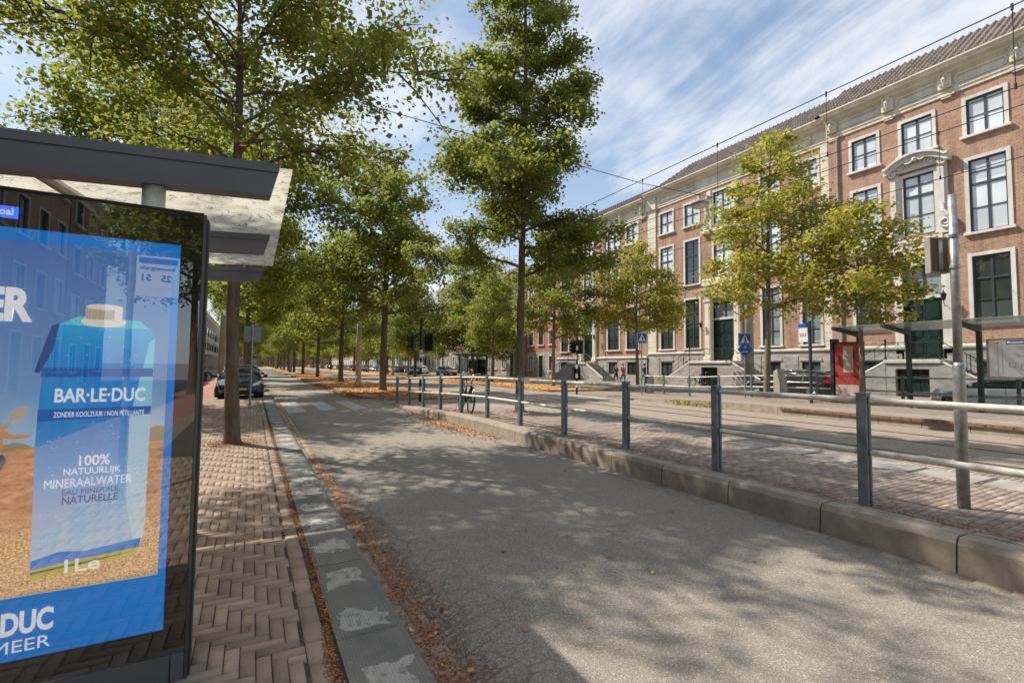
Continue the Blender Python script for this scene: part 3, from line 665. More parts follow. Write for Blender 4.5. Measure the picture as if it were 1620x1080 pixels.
def window(f, parent, y0, y1, z0, z1, cols=2, bars=(.5,), heavy=None, pane='pane_blind', sur='white_stone', sill=True, sw=.17, off=0, frame='frame_dark', name='window', hood=False, arch=False):
    """outer rectangle of the surround; hole = inside of it"""
    mb = MB(); w = sw; B = lambda *a: f.box(mb, *a)
    if sur:
        B(off-.02, off+.06, y0, y0+w, z0, z1, sur, .012); B(off-.02, off+.06, y1-w, y1, z0, z1, sur, .012)
        B(off-.02, off+.058, y0+w, y1-w, z1-w, z1, sur)
        if sill: B(off-.02, off+.17, y0-.09, y1+.09, z0-.09, z0+.035, sur, .015)
        if hood: B(off-.02, off+.2, y0-.08, y1+.08, z1+.001, z1+.12, sur, .02)
    a, b, c, d = y0+w, y1-w, z0+(.035 if sur else w), z1-w
    t = .075; r0, r1 = off-.13, off-.06
    B(r0, r1, a, a+t, c, d, frame); B(r0, r1, b-t, b, c, d, frame); B(r0, r1, a+t, b-t, c, c+t, frame); B(r0, r1, a+t, b-t, d-t, d, frame)
    for k in range(1, cols):
        m = a+(b-a)*k/cols; B(r0, r1-.004, m-.05 if cols == 2 else m-.025, m+.05 if cols == 2 else m+.025, c+t, d-t, frame)
    for q in bars:
        m = c+(d-c)*q; B(r0, r1-.012, a+t, b-t, m-.022, m+.022, frame)
    if heavy: m = c+(d-c)*heavy; B(r0, r1+.01, a+t, b-t, m-.06, m+.06, frame)
    o = mb.build(name, parent)
    g = MB(); X = f.x(off-.11); g.add([(X,a+t,c+t),(X,b-t,c+t),(X,b-t,d-t),(X,a+t,d-t),(X-f.s*.02,a+t,c+t),(X-f.s*.02,b-t,c+t),(X-f.s*.02,b-t,d-t),(X-f.s*.02,a+t,d-t)],
        [(0,1,2,3),(7,6,5,4)], pane); g.build('pane', o)
    return (a, b, c, d)
def hole_of(y0, y1, z0, z1, w=.17): return (y0+w, y1-w, z0+.035, z1-w)
def pantile_roof(f, parent, y0, y1, zb, o0, depth, h, mat, step=.115, rows=11, hip=(0,0), name='roof', prow=True):
    """roof plane rising from (o0, zb) back by depth and up by h, with rolls and courses"""
    ny = max(2, int((y1-y0)/step)); V = []; F = []
    nr = rows*2
    for r in range(nr+1):
        u = r/nr; 
        for k in range(ny+1):
            y = y0+(y1-y0)*k/ny
            roll = (.11 if (k % 3) == 0 else (.01 if (k % 3) == 1 else -.03))
            lap = .07 if r % 2 == 0 else -.03
            ya = max(y0+hip[0]*u, min(y1-hip[1]*u, y))
            V.append((f.x(o0-depth*u), ya, zb+h*u+roll+lap))
    for r in range(nr):
        for k in range(ny): a = r*(ny+1)+k; F.append((a, a+1, a+ny+2, a+ny+1))
    mb = MB(); mb.add(V, F, mat)
    # back slope and gable ends close the roof
    T = f.x(o0-depth); Bk = f.x(o0-2*depth-1)
    mb.add([(T,y0+hip[0],zb+h),(T,y1-hip[1],zb+h),(Bk,y1,zb),(Bk,y0,zb),(f.x(o0),y0,zb),(f.x(o0),y1,zb)], [(0,1,2,3),(4,0,3),(5,2,1)], mat)
    return mb.build(name, parent)
def shell(f, parent, y0, y1, z0, z1, mat, depth=11, off=0, name='side_wall'):
    mb = MB(); a, b = f.x(off-.29), f.x(off-depth)
    mb.quad((a,y0,z0),(b,y0,z0),(b,y0,z1),(a,y0,z1), mat); mb.quad((a,y1,z0),(b,y1,z0),(b,y1,z1),(a,y1,z1), mat); mb.quad((b,y0,z0),(b,y1,z0),(b,y1,z1),(b,y0,z1), mat)
    mb.quad((f.x(off),y0,z0),(a,y0,z0),(a,y0,z1),(f.x(off),y0,z1), mat); mb.quad((f.x(off),y1,z0),(a,y1,z0),(a,y1,z1),(f.x(off),y1,z1), mat)
    mb.quad((a,y0,z0),(a,y1,z0),(a,y1,z1),(a,y0,z1), 'interior')
    return mb.build(name, parent)
def spiral(c, r, turns, n=26, flip=1, start=0):
    pts = []
    for k in range(n):
        t = k/(n-1); a = start+flip*t*turns*2*math.pi; q = r*(1-t*.85); pts.append((c[0]+q*math.cos(a), c[1]+q*math.sin(a)))
    return pts

FR = Fac(33.0, -1)
Z = dict(str_=2.93, ent=16.45, eave=17.95)
def entablature(f, parent, y0, y1, z0, off, cream='cream_plaster', panels=(), brackets=()):
    mb = MB(); P = lambda poly: f.prof(mb, poly, y0, y1, cream)
    z1 = z0+1.5
    P([(off-.1,z0),(off+.07,z0),(off+.07,z0+.16),(off+.12,z0+.2),(off+.12,z0+.30),(off+.05,z0+.34),(off+.05,z0+1.02),(off+.14,z0+1.1),(off+.30,z0+1.16),(off+.33,z0+1.3),(off+.62,z0+1.34),(off+.64,z0+1.46),(off+.76,z0+1.54),(off+.76,z0+1.62),(off-.1,z0+1.62)])
    mb.build('cornice', parent)
    for a, b in panels:
        mb = MB(); zc0, zc1 = z0+.46, z0+.92; zm = (zc0+zc1)/2; X = f.x(off+.075)
        n = 5
        pts = [(X,a+.12,zc0),(X,b-.12,zc0)]+[(X,b-.12+.14*math.sin(k/n*math.pi),zc0+(zc1-zc0)*k/n) for k in range(1,n)]+[(X,b-.12,zc1),(X,a+.12,zc1)]+[(X,a+.12-.14*math.sin(k/n*math.pi),zc1-(zc1-zc0)*k/n) for k in range(1,n)]+[(X,a+.12,zc0)]
        mb.tube(pts, .055, cream, 5)
        inner = [(X, (p[1]-(a+b)/2)*.93+(a+b)/2, (p[2]-zm)*.68+zm) for p in pts]; mb.tube(inner, .03, cream, 4); mb.build('frieze_panel', parent)
    for yb in brackets:
        mb = MB(); f.box(mb, off+.05, off+.30, yb-.28, yb+.28, z0+.36, z0+1.12, cream, .05)
        for d in (-.14, .14):
            c = spiral((off+.33, z0+.98), .13, 1.4); mb.tube([(f.x(o), yb+d, z) for o, z in c], .045, cream, 5)
            c = spiral((off+.31, z0+.55), .09, 1.3, flip=-1); mb.tube([(f.x(o), yb+d, z) for o, z in c], .035, cream, 5)
        mb.tube([(f.x(off+.31), yb, z0+1.08), (f.x(off+.40), yb, z0+.8), (f.x(off+.32), yb, z0+.42)], [.07,.10,.04], cream, 7)
        f.box(mb, off+.02, off+.16, yb-.36, yb+.36, z0-.04, z0+.10, cream, .03); f.box(mb, off+.02, off+.13, yb-.22, yb+.22, z0-.14, z0-.045, cream, .03)
        mb.build('bracket', parent)
def rustic(f, parent, y0, y1, z0, z1, off, mat='cream_plaster', course=.52):
    mb = MB(); z = z0; f.box(mb, off-.1, off+.04, y0, y1, z0, z1, mat)
    while z < z1-.05: f.box(mb, off+.03, off+.085, y0+.01, y1-.01, z+.018, min(z+course, z1)-.018, mat, .012); z += course
    mb.build('quoin_pilaster', parent)
def plinth(f, parent, y0, y1, off, z1, wins, mat='plinth_stone', pane='pane_dark'):
    holes = []
    for (a, b) in wins: holes.append(window(f, parent, a-.1, b+.1, .75, 2.12, cols=2, bars=(), pane=pane, sur=None, sw=.1, off=off+.1, frame='black_paint', name='basement_window'))
    hs = [(a-.1, b+.1, .75, 2.12) for a, b in wins]; hs = [(a+.1, b-.1, c+.1, d-.1) for a, b, c, d in hs]
    wall(f, parent, y0, y1, .1, z1-.2, hs, mat, 'plinth', .25, off+.1)
    mb = MB()
    f.prof(mb, [(off-.1,z1-.2),(off+.13,z1-.2),(off+.2,z1-.12),(off+.2,z1-.02),(off+.05,z1+.04),(off-.1,z1+.04)], y0, y1, 'white_stone')
    ed = sorted([y0]+[v for w_ in wins for v in (w_[0]-.1, w_[1]+.1)]+[y1])
    for a, b in zip(ed[::2], ed[1::2]):
        if b-a > .5: f.box(mb, off+.1, off+.135, a+.15, b-.15, .5, z1-.45, mat, .02)
    for a, b in wins: f.box(mb, off+.1, off+.16, a-.12, b+.12, 2.12, 2.26, mat, .015)
    mb.build('plinth_band', parent)
def door(f, parent, y0, y1, z0, zd, zt, off, arch_bar=True):
    """double panelled door z0..zd with a transom light up to zt"""
    mb = MB(); m = (y0+y1)/2; r0, r1 = off-.34, off-.26
    for a, b in ((y0, m-.01), (m+.01, y1)):
        f.box(mb, r0, r1, a, b, z0, zd, 'door_green')
        for c, d in ((.06,.30),(.36,.60),(.66,.94)):
            za, zb = z0+(zd-z0)*c, z0+(zd-z0)*d
            f.box(mb, r1-.004, r1+.035, a+.13, b-.13, za, zb, 'door_green', .03); f.box(mb, r1+.03, r1+.05, a+.2, b-.2, za+.09, zb-.09, 'door_green', .015)
    for a, b in ((y0-.1,y0),(y1,y1+.1)): f.box(mb, r0, r1+.06, a, b, z0, zt, 'door_green')
    f.box(mb, r0, r1+.1, y0-.1, y1+.1, zd, zd+.16, 'white_stone')
    f.box(mb, r0, r1+.05, y0, y1, zt-.08, zt, 'frame_dark')
    f.box(mb, r0, r1+.03, m-.05, m+.05, zd+.16, zt-.08, 'frame_dark')
    d = mb.build('door', parent)
    for s_ in (-.14, .14): k = MB(); k.lathe([(.0,-.03),(.04,-.02),(.04,.02),(.0,.03)], (f.x(r1+.06), m+s_, z0+(zd-z0)*.48), 'chrome', 8); k.build('handle', d)
    g = MB(); X = f.x(r1-.02); g.quad((X,y0,zd+.16),(X,y1,zd+.16),(X,y1,zt-.08),(X,y0,zt-.08), 'pane_curtain'); g.build('pane', d)
def lantern(f, parent, y, z, off):
    mb = MB(); X = lambda o: f.x(off+o)
    mb.tube([(X(0),y,z-.25),(X(.2),y,z-.3),(X(.35),y,z-.12),(X(.35),y,z)], .018, 'iron_black', 6)
    mb.lathe([(.07,0),(.13,.3),(.15,.32),(.03,.45),(.02,.55),(.0,.58)], (X(.35), y, z), 'iron_black', 6); mb.build('lantern', parent)
def stoop(f, parent, yc, hw, top, out, run_l, run_r, off=0, railing='iron', mat='plinth_stone', door_mat='pane_dark'):
    """landing with two flights running along the facade"""
    o0, o1 = off+.1, off+.1+out; mb = MB(); zb = .13
    f.box(mb, o1-.25, o1, yc-hw, yc-.75, zb, top-.17, mat); f.box(mb, o1-.25, o1, yc+.75, yc+hw, zb, top-.17, mat)
    f.box(mb, o0, o1-.25, yc-hw, yc-hw+.2, zb, top-.17, mat); f.box(mb, o0, o1-.25, yc+hw-.2, yc+hw, zb, top-.17, mat)
    f.box(mb, o1-.25, o1, yc-.75, yc+.75, top-.5, top-.17, mat)
    f.box(mb, o0, o1+.09, yc-hw-.05, yc+hw+.05, top-.17, top, 'white_stone', .02)
    mb.build('landing', parent)
    mb = MB(); f.box(mb, o1-.45, o1-.40, yc-.75, yc+.75, zb, top-.5, 'black_paint')
    for k in range(3): f.box(mb, o1-.40, o1-.37, yc-.7+k*.5, yc-.30+k*.5, .35, top-.75, 'door_green')
    mb.build('basement_door', parent)
    for sgn, run in ((-1, run_r), (1, run_l)):
        mb = MB(); n = 11; ys = yc+sgn*hw
        for k in range(n):
            z1 = top-(k+1)*(top-zb)/(n+1); a = ys+sgn*run*k/n; b = ys+sgn*run*(k+1)/n
            f.box(mb, o0, o1-.12, min(a,b), max(a,b), zb, z1-.05, mat); f.box(mb, o0, o1-.12, min(a,b)-.02, max(a,b)+.02, z1-.05, z1, 'stone_grey')
        # stringer (sloping side wall)
        pts = [(ys,zb),(ys,top-.17),(ys+sgn*run,zb+.25),(ys+sgn*run,zb)]
        vs = [(f.x(o1-.12),p[0],p[1]) for p in pts]+[(f.x(o1+.02),p[0],p[1]) for p in pts]
        mb.add(vs, [(0,1,2,3),(7,6,5,4),(0,4,5,1),(1,5,6,2),(2,6,7,3)], mat)
        p0, p1 = (ys, top-.1), (ys+sgn*run, zb+.30)
        mb.tube([(f.x(o1-.05),p0[0],p0[1]),(f.x(o1-.05),p1[0],p1[1])], .075, 'white_stone', 4); mb.build('stair_flight', parent)
    mb = MB(); X = f.x(o1-.03); h = .95
    def rail(p, q, hh=h, nb=0, cross=True):
        for zz in (hh, hh*.55, .12): mb.tube([(p[0],p[1],p[2]+zz),(q[0],q[1],q[2]+zz)], .022 if zz == hh else .013, 'iron_black', 5)
        for k in range(nb+1):
            t = k/max(1, nb); c = [p[i]+(q[i]-p[i])*t for i in range(3)]; mb.tube([(c[0],c[1],c[2]),(c[0],c[1],c[2]+hh)], .014, 'iron_black', 5)
        if cross:
            for k in range(nb):
                t0, t1 = k/nb, (k+1)/nb; c = [p[i]+(q[i]-p[i])*t0 for i in range(3)]; d = [p[i]+(q[i]-p[i])*t1 for i in range(3)]
                mb.tube([(c[0],c[1],c[2]+.12),(d[0],d[1],d[2]+hh*.9)], .010, 'iron_black', 4); mb.tube([(c[0],c[1],c[2]+hh*.9),(d[0],d[1],d[2]+.12)], .010, 'iron_black', 4)
    rail((X,yc-hw,top),(X,yc+hw,top), nb=4)
    rail((X,yc+hw,top),(X,yc+hw+run_l,zb+.3), nb=5, cross=False); rail((X,yc-hw,top),(X,yc-hw-run_r,zb+.3), nb=5, cross=False)
    for yy, zz in ((yc-hw,top),(yc+hw,top),(yc+hw+run_l,zb+.3),(yc-hw-run_r,zb+.3)):
        mb.lathe([(.05,0),(.06,.05),(.03,.2),(.03,.75),(.055,.85),(.03,.95),(.06,1.05),(.05,1.12),(.01,1.2)], (X,yy,zz), 'iron_black', 8)
    mb.build('stair_railing', parent)
def pediment_window(f, parent, yc, off, zb, zt, w):
    """ornate surround: scrolled sides and a curved hood"""
    mb = MB(); m = 'white_stone'; hw = w/2
    for s_ in (-1, 1):
        y0, y1 = yc+s_*hw, yc+s_*(hw+.42); f.box(mb, off-.02, off+.14, min(y0,y1), max(y0,y1), zb-.1, zt+.1, m, .03)
        y0, y1 = yc+s_*(hw+.12), yc+s_*(hw+.32); f.box(mb, off+.14, off+.24, min(y0,y1), max(y0,y1), zb+1.4, zt-.15, m, .04)
        c = spiral((yc+s_*(hw+.34), zb+.45), .36, 1.7, 34, -s_, math.pi/2*(1)); mb.tube([(f.x(off+.2), a, b) for a, b in c], [.10]*10+[.07]*24, m, 6)
        mb.tube([(f.x(off+.2), yc+s_*(hw+.22), zb+1.5), (f.x(off+.24), yc+s_*(hw+.26), zb+1.1), (f.x(off+.22), yc+s_*(hw+.55), zb+.7), (f.x(off+.2), yc+s_*(hw+.66), zb+.4)], [.09,.10,.11,.07], m, 7)
        c = spiral((yc+s_*(hw+.30), zt+.15), .20, 1.4, 24, s_, math.pi/2); mb.tube([(f.x(off+.26), a, b) for a, b in c], .07, m, 6)
        mb.build('window_surround', parent); mb = MB()
    f.box(mb, off-.02, off+.13, yc-hw, yc+hw, zt+.151, zt+.20, m); mb.build('lintel', parent)
    mb = MB(); n = 18; top = []; 
    W_ = hw+.62
    for k in range(n+1):
        t = -1+2*k/n; y = yc+t*W_; z = zt+.40+.52*max(0, math.cos(t*math.pi/2*1.12))**.8*(1 if abs(t) < .85 else .6); top.append((y, z))
    bot = [(y, z-.24) for y, z in top]
    for o0_, o1_, dz in ((.0,.45,0), (.1,.60,.13)):
        for k in range(n):
            (ya, za), (yb, zb_) = top[k], top[k+1]; lo = .26 if dz == 0 else -.0
            vs = [(f.x(off+o0_),ya,za-lo),(f.x(off+o0_),yb,zb_-lo),(f.x(off+o0_),yb,zb_+dz),(f.x(off+o0_),ya,za+dz),(f.x(off+o1_),ya,za-lo),(f.x(off+o1_),yb,zb_-lo),(f.x(off+o1_),yb,zb_+dz),(f.x(off+o1_),ya,za+dz)]
            mb.add(vs, [(4,5,6,7),(3,2,6,7),(0,4,5,1),(0,3,7,4),(1,5,6,2)], m)
    f.box(mb, off-.02, off+.18, yc-W_*.86, yc+W_*.86, zt+.15, zt+.62, m, .03)
    for s_ in (-1, 1):
        c = spiral((yc+s_*.28, zt+.72), .26, 1.8, 30, -s_, math.pi/2*0); mb.tube([(f.x(off+.42), a, b) for a, b in c], .055, m, 6)
        c = spiral((yc+s_*.75, zt+.42), .16, 1.3, 20, s_); mb.tube([(f.x(off+.26), a, b) for a, b in c], .045, m, 6)
        for k in range(5): mb.tube([(f.x(off+.24), yc+s_*(.35+.14*k), zt+.30), (f.x(off+.30), yc+s_*(.45+.15*k), zt+.40+.03*(4-k)), (f.x(off+.24), yc+s_*(.42+.14*k), zt+.55)], [.02,.05,.02], m, 5)
    mb.lathe([(.0,-.12),(.12,-.06),(.15,.05),(.10,.16),(.0,.2)], (f.x(off+.40), yc, zt+.62), m, 8)
    mb.build('hood', parent)
def portal(f, parent, yc, hw, z0, z1, off, mat='cream_plaster'):
    mb = MB(); 
    for s_ in (-1, 1):
        a, b = yc+s_*(hw+.10), yc+s_*(hw+.62); a, b = min(a,b), max(a,b)
        f.box(mb, off-.05, off+.26, a, b, z0+.45, z1, mat, .02); f.box(mb, off-.05, off+.36, a-.07, b+.07, z0, z0+.3, mat, .03); f.box(mb, off-.05, off+.32, a-.04, b+.04, z0+.3, z0+.45, mat, .03)
        f.box(mb, off-.05, off+.34, a-.06, b+.06, z1-.28, z1-.1, mat, .03)
        f.box(mb, off+.26, off+.29, a+.1, b-.1, z0+.6, z1-.45, mat, .012)
    f.box(mb, off-.05, off+.30, yc-hw-.68, yc+hw+.68, z1, z1+.5, mat, .02)
    f.prof(mb, [(off,z1+.5),(off+.34,z1+.5),(off+.4,z1+.58),(off+.6,z1+.66),(off+.62,z1+.8),(off,z1+.84)], yc-hw-.92, yc+hw+.92, mat)
    f.box(mb, off-.02, off+.12, yc-hw-.1, yc-hw+.02, z0, z1, mat); f.box(mb, off-.02, off+.12, yc+hw-.02, yc+hw+.1, z0, z1, mat)
    mb.build('portal', parent)
def drainpipe(f, parent, y, z0, z1, off):
    mb = MB(); mb.tube([(f.x(off+.1),y,z0),(f.x(off+.1),y,z1)], .055, 'stone_grey', 8)
    for k in range(int((z1-z0)/2)): mb.tube([(f.x(off+.1),y,z0+.5+k*2),(f.x(off+.1),y,z0+.56+k*2)], .07, 'stone_grey', 8)
    mb.build('drainpipe', parent)

# ---- right wing of the mansion (nearest)
b = thing('mansion_wing', 'brown brick mansion wing nearest the camera with carved white hood over its middle window', 'building', (33, 9, 0))
b.location = (0,0,0); OFF = .35
cols = [(13.87,15.55), (11.2,12.95), (8.33,10.1), (5.5,7.2), (2.75,4.5), (0.0,1.75)]
holes = []
for i, (a, c) in enumerate(cols):
    window(FR, b, a, c, 13.85, 15.98, 2, (.5,), None, 'pane_blind', off=OFF); holes.append(hole_of(a, c, 13.85, 15.98))
    if i in (1, 4):
        window(FR, b, a, c, 9.1, 12.75, 2, (.33,.83), .66, 'pane_blind' if i == 1 else 'pane_dark', off=OFF, sill=False); holes.append(hole_of(a, c, 9.1, 12.75))
        pediment_window(FR, b, (a+c)/2, OFF, 9.1, 12.75, c-a)
    else:
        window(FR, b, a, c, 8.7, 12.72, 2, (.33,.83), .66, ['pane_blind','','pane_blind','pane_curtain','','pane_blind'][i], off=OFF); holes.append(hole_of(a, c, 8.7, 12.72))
    if i not in (1, 4):
        window(FR, b, a, c, 4.05, 7.65, 2, (.33,), .66, 'pane_dark', off=OFF); holes.append(hole_of(a, c, 4.05, 7.65))
for yc in (12.07, 3.62):
    hw = .78; holes.append((yc-hw-.1, yc+hw+.1, 2.2, 7.45)); door(FR, b, yc-hw, yc+hw, 2.2, 5.55, 7.4, OFF)
    mb = MB(); FR.box(mb, OFF-.02, OFF+.10, yc-hw-.5, yc-hw-.1, 2.2, 8.9, 'white_stone', .02); FR.box(mb, OFF-.02, OFF+.10, yc+hw+.1, yc+hw+.5, 2.2, 8.9, 'white_stone', .02)
    for k in range(5): FR.box(mb, OFF-.02, OFF+.10+.03*k, yc-hw-.1-.04*k, yc+hw+.1+.04*k, 7.45+.3*k, 7.45+.3*k+.296, 'white_stone', .02)
    mb.build('door_surround', b)
wall(FR, b, -2, 16.75, 2.9, 16.5, holes, 'brick_old', off=OFF); wall(FR, b, -2, 16.75, 2.0, 2.9, [h for h in holes if h[2] < 2.5], 'plinth_stone', 'lower_wall', off=OFF)
plinth(FR, b, 12.9, 16.75, OFF, 2.93, [(14.0,15.4)]); plinth(FR, b, 4.6, 11.2, OFF, 2.93, [(8.5,9.9),(5.6,7.0)]); plinth(FR, b, -2, 2.6, OFF, 2.93, [(.1,1.5)])
shell(FR, b, -2, 16.75, .1, 18, 'brick_old', off=OFF)
entablature(FR, b, -2, 16.85, 16.45, OFF, panels=[(13.75,16.2),(11.05,12.95),(8.3,10.3),(5.4,7.4),(2.7,4.7),(0,2)], brackets=[16.45,13.35,10.7,7.9,5.05,2.4])
pantile_roof(FR, b, -2, 17.3, 18.06, OFF+.55, 3.4, 2.75, 'roof_grey')
stoop(FR, b, 12.05, 1.2, 2.12, 1.5, 2.6, 2.6, OFF); stoop(FR, b, 3.6, 1.2, 2.12, 1.5, 2.6, 2.6, OFF)
lantern(FR, b, 11.0-.0, 5.3, OFF+.1); drainpipe(FR, b, 16.2, 2.9, 16.4, OFF)
mb = MB(); FR.box(mb, OFF-.1, OFF+.06, 16.1, 16.76, 2.9, 16.45, 'brick_old'); mb.build('brick_pier', b)

# ---- centre block
b = thing('mansion_centre', 'brown brick central mansion block with cream quoin strips behind the big yellowing tree', 'building')
OFF = 0
holes = []
rustic(FR, b, 16.86, 17.42, 2.9, 16.45, OFF); rustic(FR, b, 32.2, 33.25, 2.9, 16.45, OFF+.02)
cols = [(17.5,19.0), (20.25,21.9), (27.2,29.0), (30.05,31.85)]
for i, (a, c) in enumerate(cols):
    window(FR, b, a, c, 13.85, 15.98, 2, (.5,), None, 'pane_blind', off=OFF); holes.append(hole_of(a, c, 13.85, 15.98))
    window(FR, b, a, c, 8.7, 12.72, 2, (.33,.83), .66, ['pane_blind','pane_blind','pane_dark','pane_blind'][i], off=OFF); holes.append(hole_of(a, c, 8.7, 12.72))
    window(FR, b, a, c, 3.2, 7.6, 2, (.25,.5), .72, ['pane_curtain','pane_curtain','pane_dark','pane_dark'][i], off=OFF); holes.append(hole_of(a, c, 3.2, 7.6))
yc = 25.05
window(FR, b, yc-1, yc+1, 13.4, 16.2, 2, (.5,), None, 'pane_blind', off=OFF, sill=False); holes.append(hole_of(yc-1, yc+1, 13.4, 16.2))
window(FR, b, yc-1, yc+1, 9.0, 12.4, 2, (.33,.83), .66, 'pane_blind', off=OFF, sill=False); holes.append(hole_of(yc-1, yc+1, 9.0, 12.4))
mb = MB()
for s_ in (-1, 1):
    y0, y1 = yc+s_*1.0, yc+s_*1.38; FR.box(mb, -.02, .16, min(y0,y1), max(y0,y1), 12.9, 16.3, 'cream_plaster', .03); mb.build('window_surround', b); mb = MB()
    c = spiral((yc+s_*1.5, 13.4), .32, 1.6, 26, -s_, 0); mb.tube([(FR.x(.18), p, q) for p, q in c], .09, 'cream_plaster', 6); mb.build('scroll', b); mb = MB()
    mb.tube([(FR.x(.2), yc+s_*1.25, 15.9), (FR.x(.26), yc+s_*1.45, 15.0), (FR.x(.24), yc+s_*1.3, 14.3), (FR.x(.2), yc+s_*1.6, 13.7)], [.12,.1,.14,.1], 'cream_plaster', 7); mb.build('garland', b); mb = MB()
FR.box(mb, 0, .35, yc-1.9, yc+1.9, 12.75, 12.98, 'cream_plaster', .04); mb.build('hood', b); mb = MB(); FR.box(mb, 0, .5, yc-1.7, yc+1.7, 8.35, 8.85, 'cream_plaster', .06); mb.build('window_sill', b)
hw = 1.0; holes.append((yc-hw-.1, yc+hw+.1, 2.2, 6.9)); door(FR, b, yc-hw, yc+hw, 2.2, 5.5, 6.85, OFF); portal(FR, b, yc, hw, 2.15, 7.3, OFF)
wall(FR, b, 16.76, 33.26, 2.9, 16.5, holes, 'brick_old', off=OFF); wall(FR, b, 16.76, 33.26, 2.0, 2.9, [h for h in holes if h[2] < 2.5], 'plinth_stone', 'lower_wall', off=OFF)
plinth(FR, b, 16.86, 23.3, OFF, 2.93, [(17.7,18.9),(20.4,21.6)]); plinth(FR, b, 26.9, 33.2, OFF, 2.93, [(27.5,28.8),(30.3,31.6)])
shell(FR, b, 16.86, 33.26, .1, 18, 'brick_old', off=OFF)
entablature(FR, b, 16.86, 33.3, 16.45, OFF, panels=[(17.8,22.5),(27.6,31.8)])
mb = MB(); FR.box(mb, -.1, .25, 32.1, 33.3, 16.44, 17.98, 'cream_plaster', .03); mb.build('corner_block', b)
pantile_roof(FR, b, 16.9, 32.6, 18.06, OFF+.5, 3.4, 2.75, 'roof_grey', hip=(0,2.2))
stoop(FR, b, yc, 1.9, 2.12, 1.7, 2.9, 2.9, OFF); lantern(FR, b, yc+1.75, 4.9, OFF+.2)
# ---- left wing
b = thing('mansion_far_wing', 'brown brick far mansion wing with cream portal and outside stairs left of the small tree', 'building')
OFF = .1; holes = []
cols = [(34.4,36.3), (37.1,39.2), (46.0,47.8)]
for i, (a, c) in enumerate(cols):
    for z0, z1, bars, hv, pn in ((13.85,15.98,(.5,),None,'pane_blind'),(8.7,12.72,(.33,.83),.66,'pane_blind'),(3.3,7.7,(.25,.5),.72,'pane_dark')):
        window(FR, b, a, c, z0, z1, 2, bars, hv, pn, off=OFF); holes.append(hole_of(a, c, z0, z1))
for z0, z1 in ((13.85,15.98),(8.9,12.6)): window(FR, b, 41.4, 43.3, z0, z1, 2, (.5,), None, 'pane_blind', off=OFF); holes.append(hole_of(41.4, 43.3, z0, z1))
yc = 42.3; hw = .85; holes.append((yc-hw-.1, yc+hw+.1, 2.2, 7.0)); door(FR, b, yc-hw, yc+hw, 2.2, 5.2, 6.95, OFF); portal(FR, b, yc, hw, 2.15, 7.3, OFF)
wall(FR, b, 33.27, 48.4, 2.0, 16.5, holes, 'brick_old', off=OFF)
plinth(FR, b, 33.3, 40.7, OFF, 2.6, [(34.7,36.0),(37.5,38.8)]); plinth(FR, b, 43.9, 48.4, OFF, 2.6, [(46.2,47.6)]); shell(FR, b, 33.27, 48.4, .1, 18, 'brick_old', off=OFF)
entablature(FR, b, 33.32, 48.5, 16.1, OFF, brackets=[33.8,36.8,39.8,44.8,48])
pantile_roof(FR, b, 33.6, 48.4, 17.7, OFF+.5, 3.4, 2.3, 'roof_grey', hip=(1.2,1.2))
stoop(FR, b, yc, 1.6, 2.05, 1.6, 2.9, 2.9, OFF); lantern(FR, b, yc-1.6, 4.6, OFF+.2); drainpipe(FR, b, 39.6, 2.9, 16, OFF)

# ---- generic row houses
def house(f, y0, y1, eave, ncol, nfl, mat, label, roofmat='roof_grey', roof_h=2.6, ground='pale_plaster', sur='white_stone', pane=('pane_blind','pane_dark'), seed=1, name='row_house', bands=False, pilasters=False, depth=10, shop=False, off=0, group=None, inner=True):
    rg = random.Random(seed); b = thing(name, label, 'house', group=group); w = (y1-y0)/ncol; fh = eave/nfl; holes = []
    for k in range(ncol):
        for j in range(nfl):
            c = y0+w*(k+.5); ww = min(1.45, w*.55); z0 = .14+fh*j+fh*.27; z1 = .14+fh*j+fh*.86
            if j == 0 and k == ncol//2:
                holes.append((c-.55, c+.55, .2, z1)); mb = MB(); f.box(mb, off-.2, off-.12, c-.55, c+.55, .2, z1, 'door_green'); f.box(mb, off-.12, off-.08, c-.4, c+.4, .4, z1-.9, 'door_green', .02)
                f.box(mb, off-.02, off+.08, c-.68, c-.55, .2, z1+.12, sur); f.box(mb, off-.02, off+.08, c+.55, c+.68, .2, z1+.12, sur); f.box(mb, off-.02, off+.1, c-.55, c+.55, z1, z1+.12, sur); mb.build('door', b); continue
            if shop and j == 0: ww = w*.8; z0 = .7
            window(f, b, c-ww/2, c+ww/2, z0, z1, 2, (.5,), None, rg.choice(pane), sur=sur, sw=.11, off=off, frame='white_paint' if rg.random() < .5 else 'frame_dark'); holes.append((c-ww/2+.11, c+ww/2-.11, z0+.035, z1-.11))
    g = [h for h in holes if h[3] < fh*1.0+.2]; u = [h for h in holes if h not in g]
    wall(f, b, y0, y1, .1, .14+fh, g, ground, 'ground_floor_wall', off=off); wall(f, b, y0, y1, .14+fh, eave, u, mat, off=off)
    mb = MB(); f.prof(mb, [(off-.05,eave-.5),(off+.06,eave-.5),(off+.08,eave-.1),(off+.4,eave),(off+.42,eave+.15),(off-.05,eave+.15)], y0+.02, y1-.02, 'white_stone')
    if bands:
        for j in range(1, nfl): f.box(mb, off-.02, off+.07, y0+.02, y1-.02, .14+fh*j-.1, .14+fh*j+.05, sur)
    mb.build('cornice', b)
    if pilasters:
        mb = MB()
        for k in range(ncol+1): c = min(max(y0+w*k, y0+.3), y1-.3); f.box(mb, off-.02, off+.16, c-.28, c+.28, .14, eave-.55, 'white_stone', .02)
        mb.build('pilasters', b)
    shell(f, b, y0+.01, y1-.01, .1, eave, mat, depth, off)
    pantile_roof(f, b, y0, y1, eave+.16, off+.3, depth/2-.6, roof_h, roofmat, step=.2, rows=7)
    return b
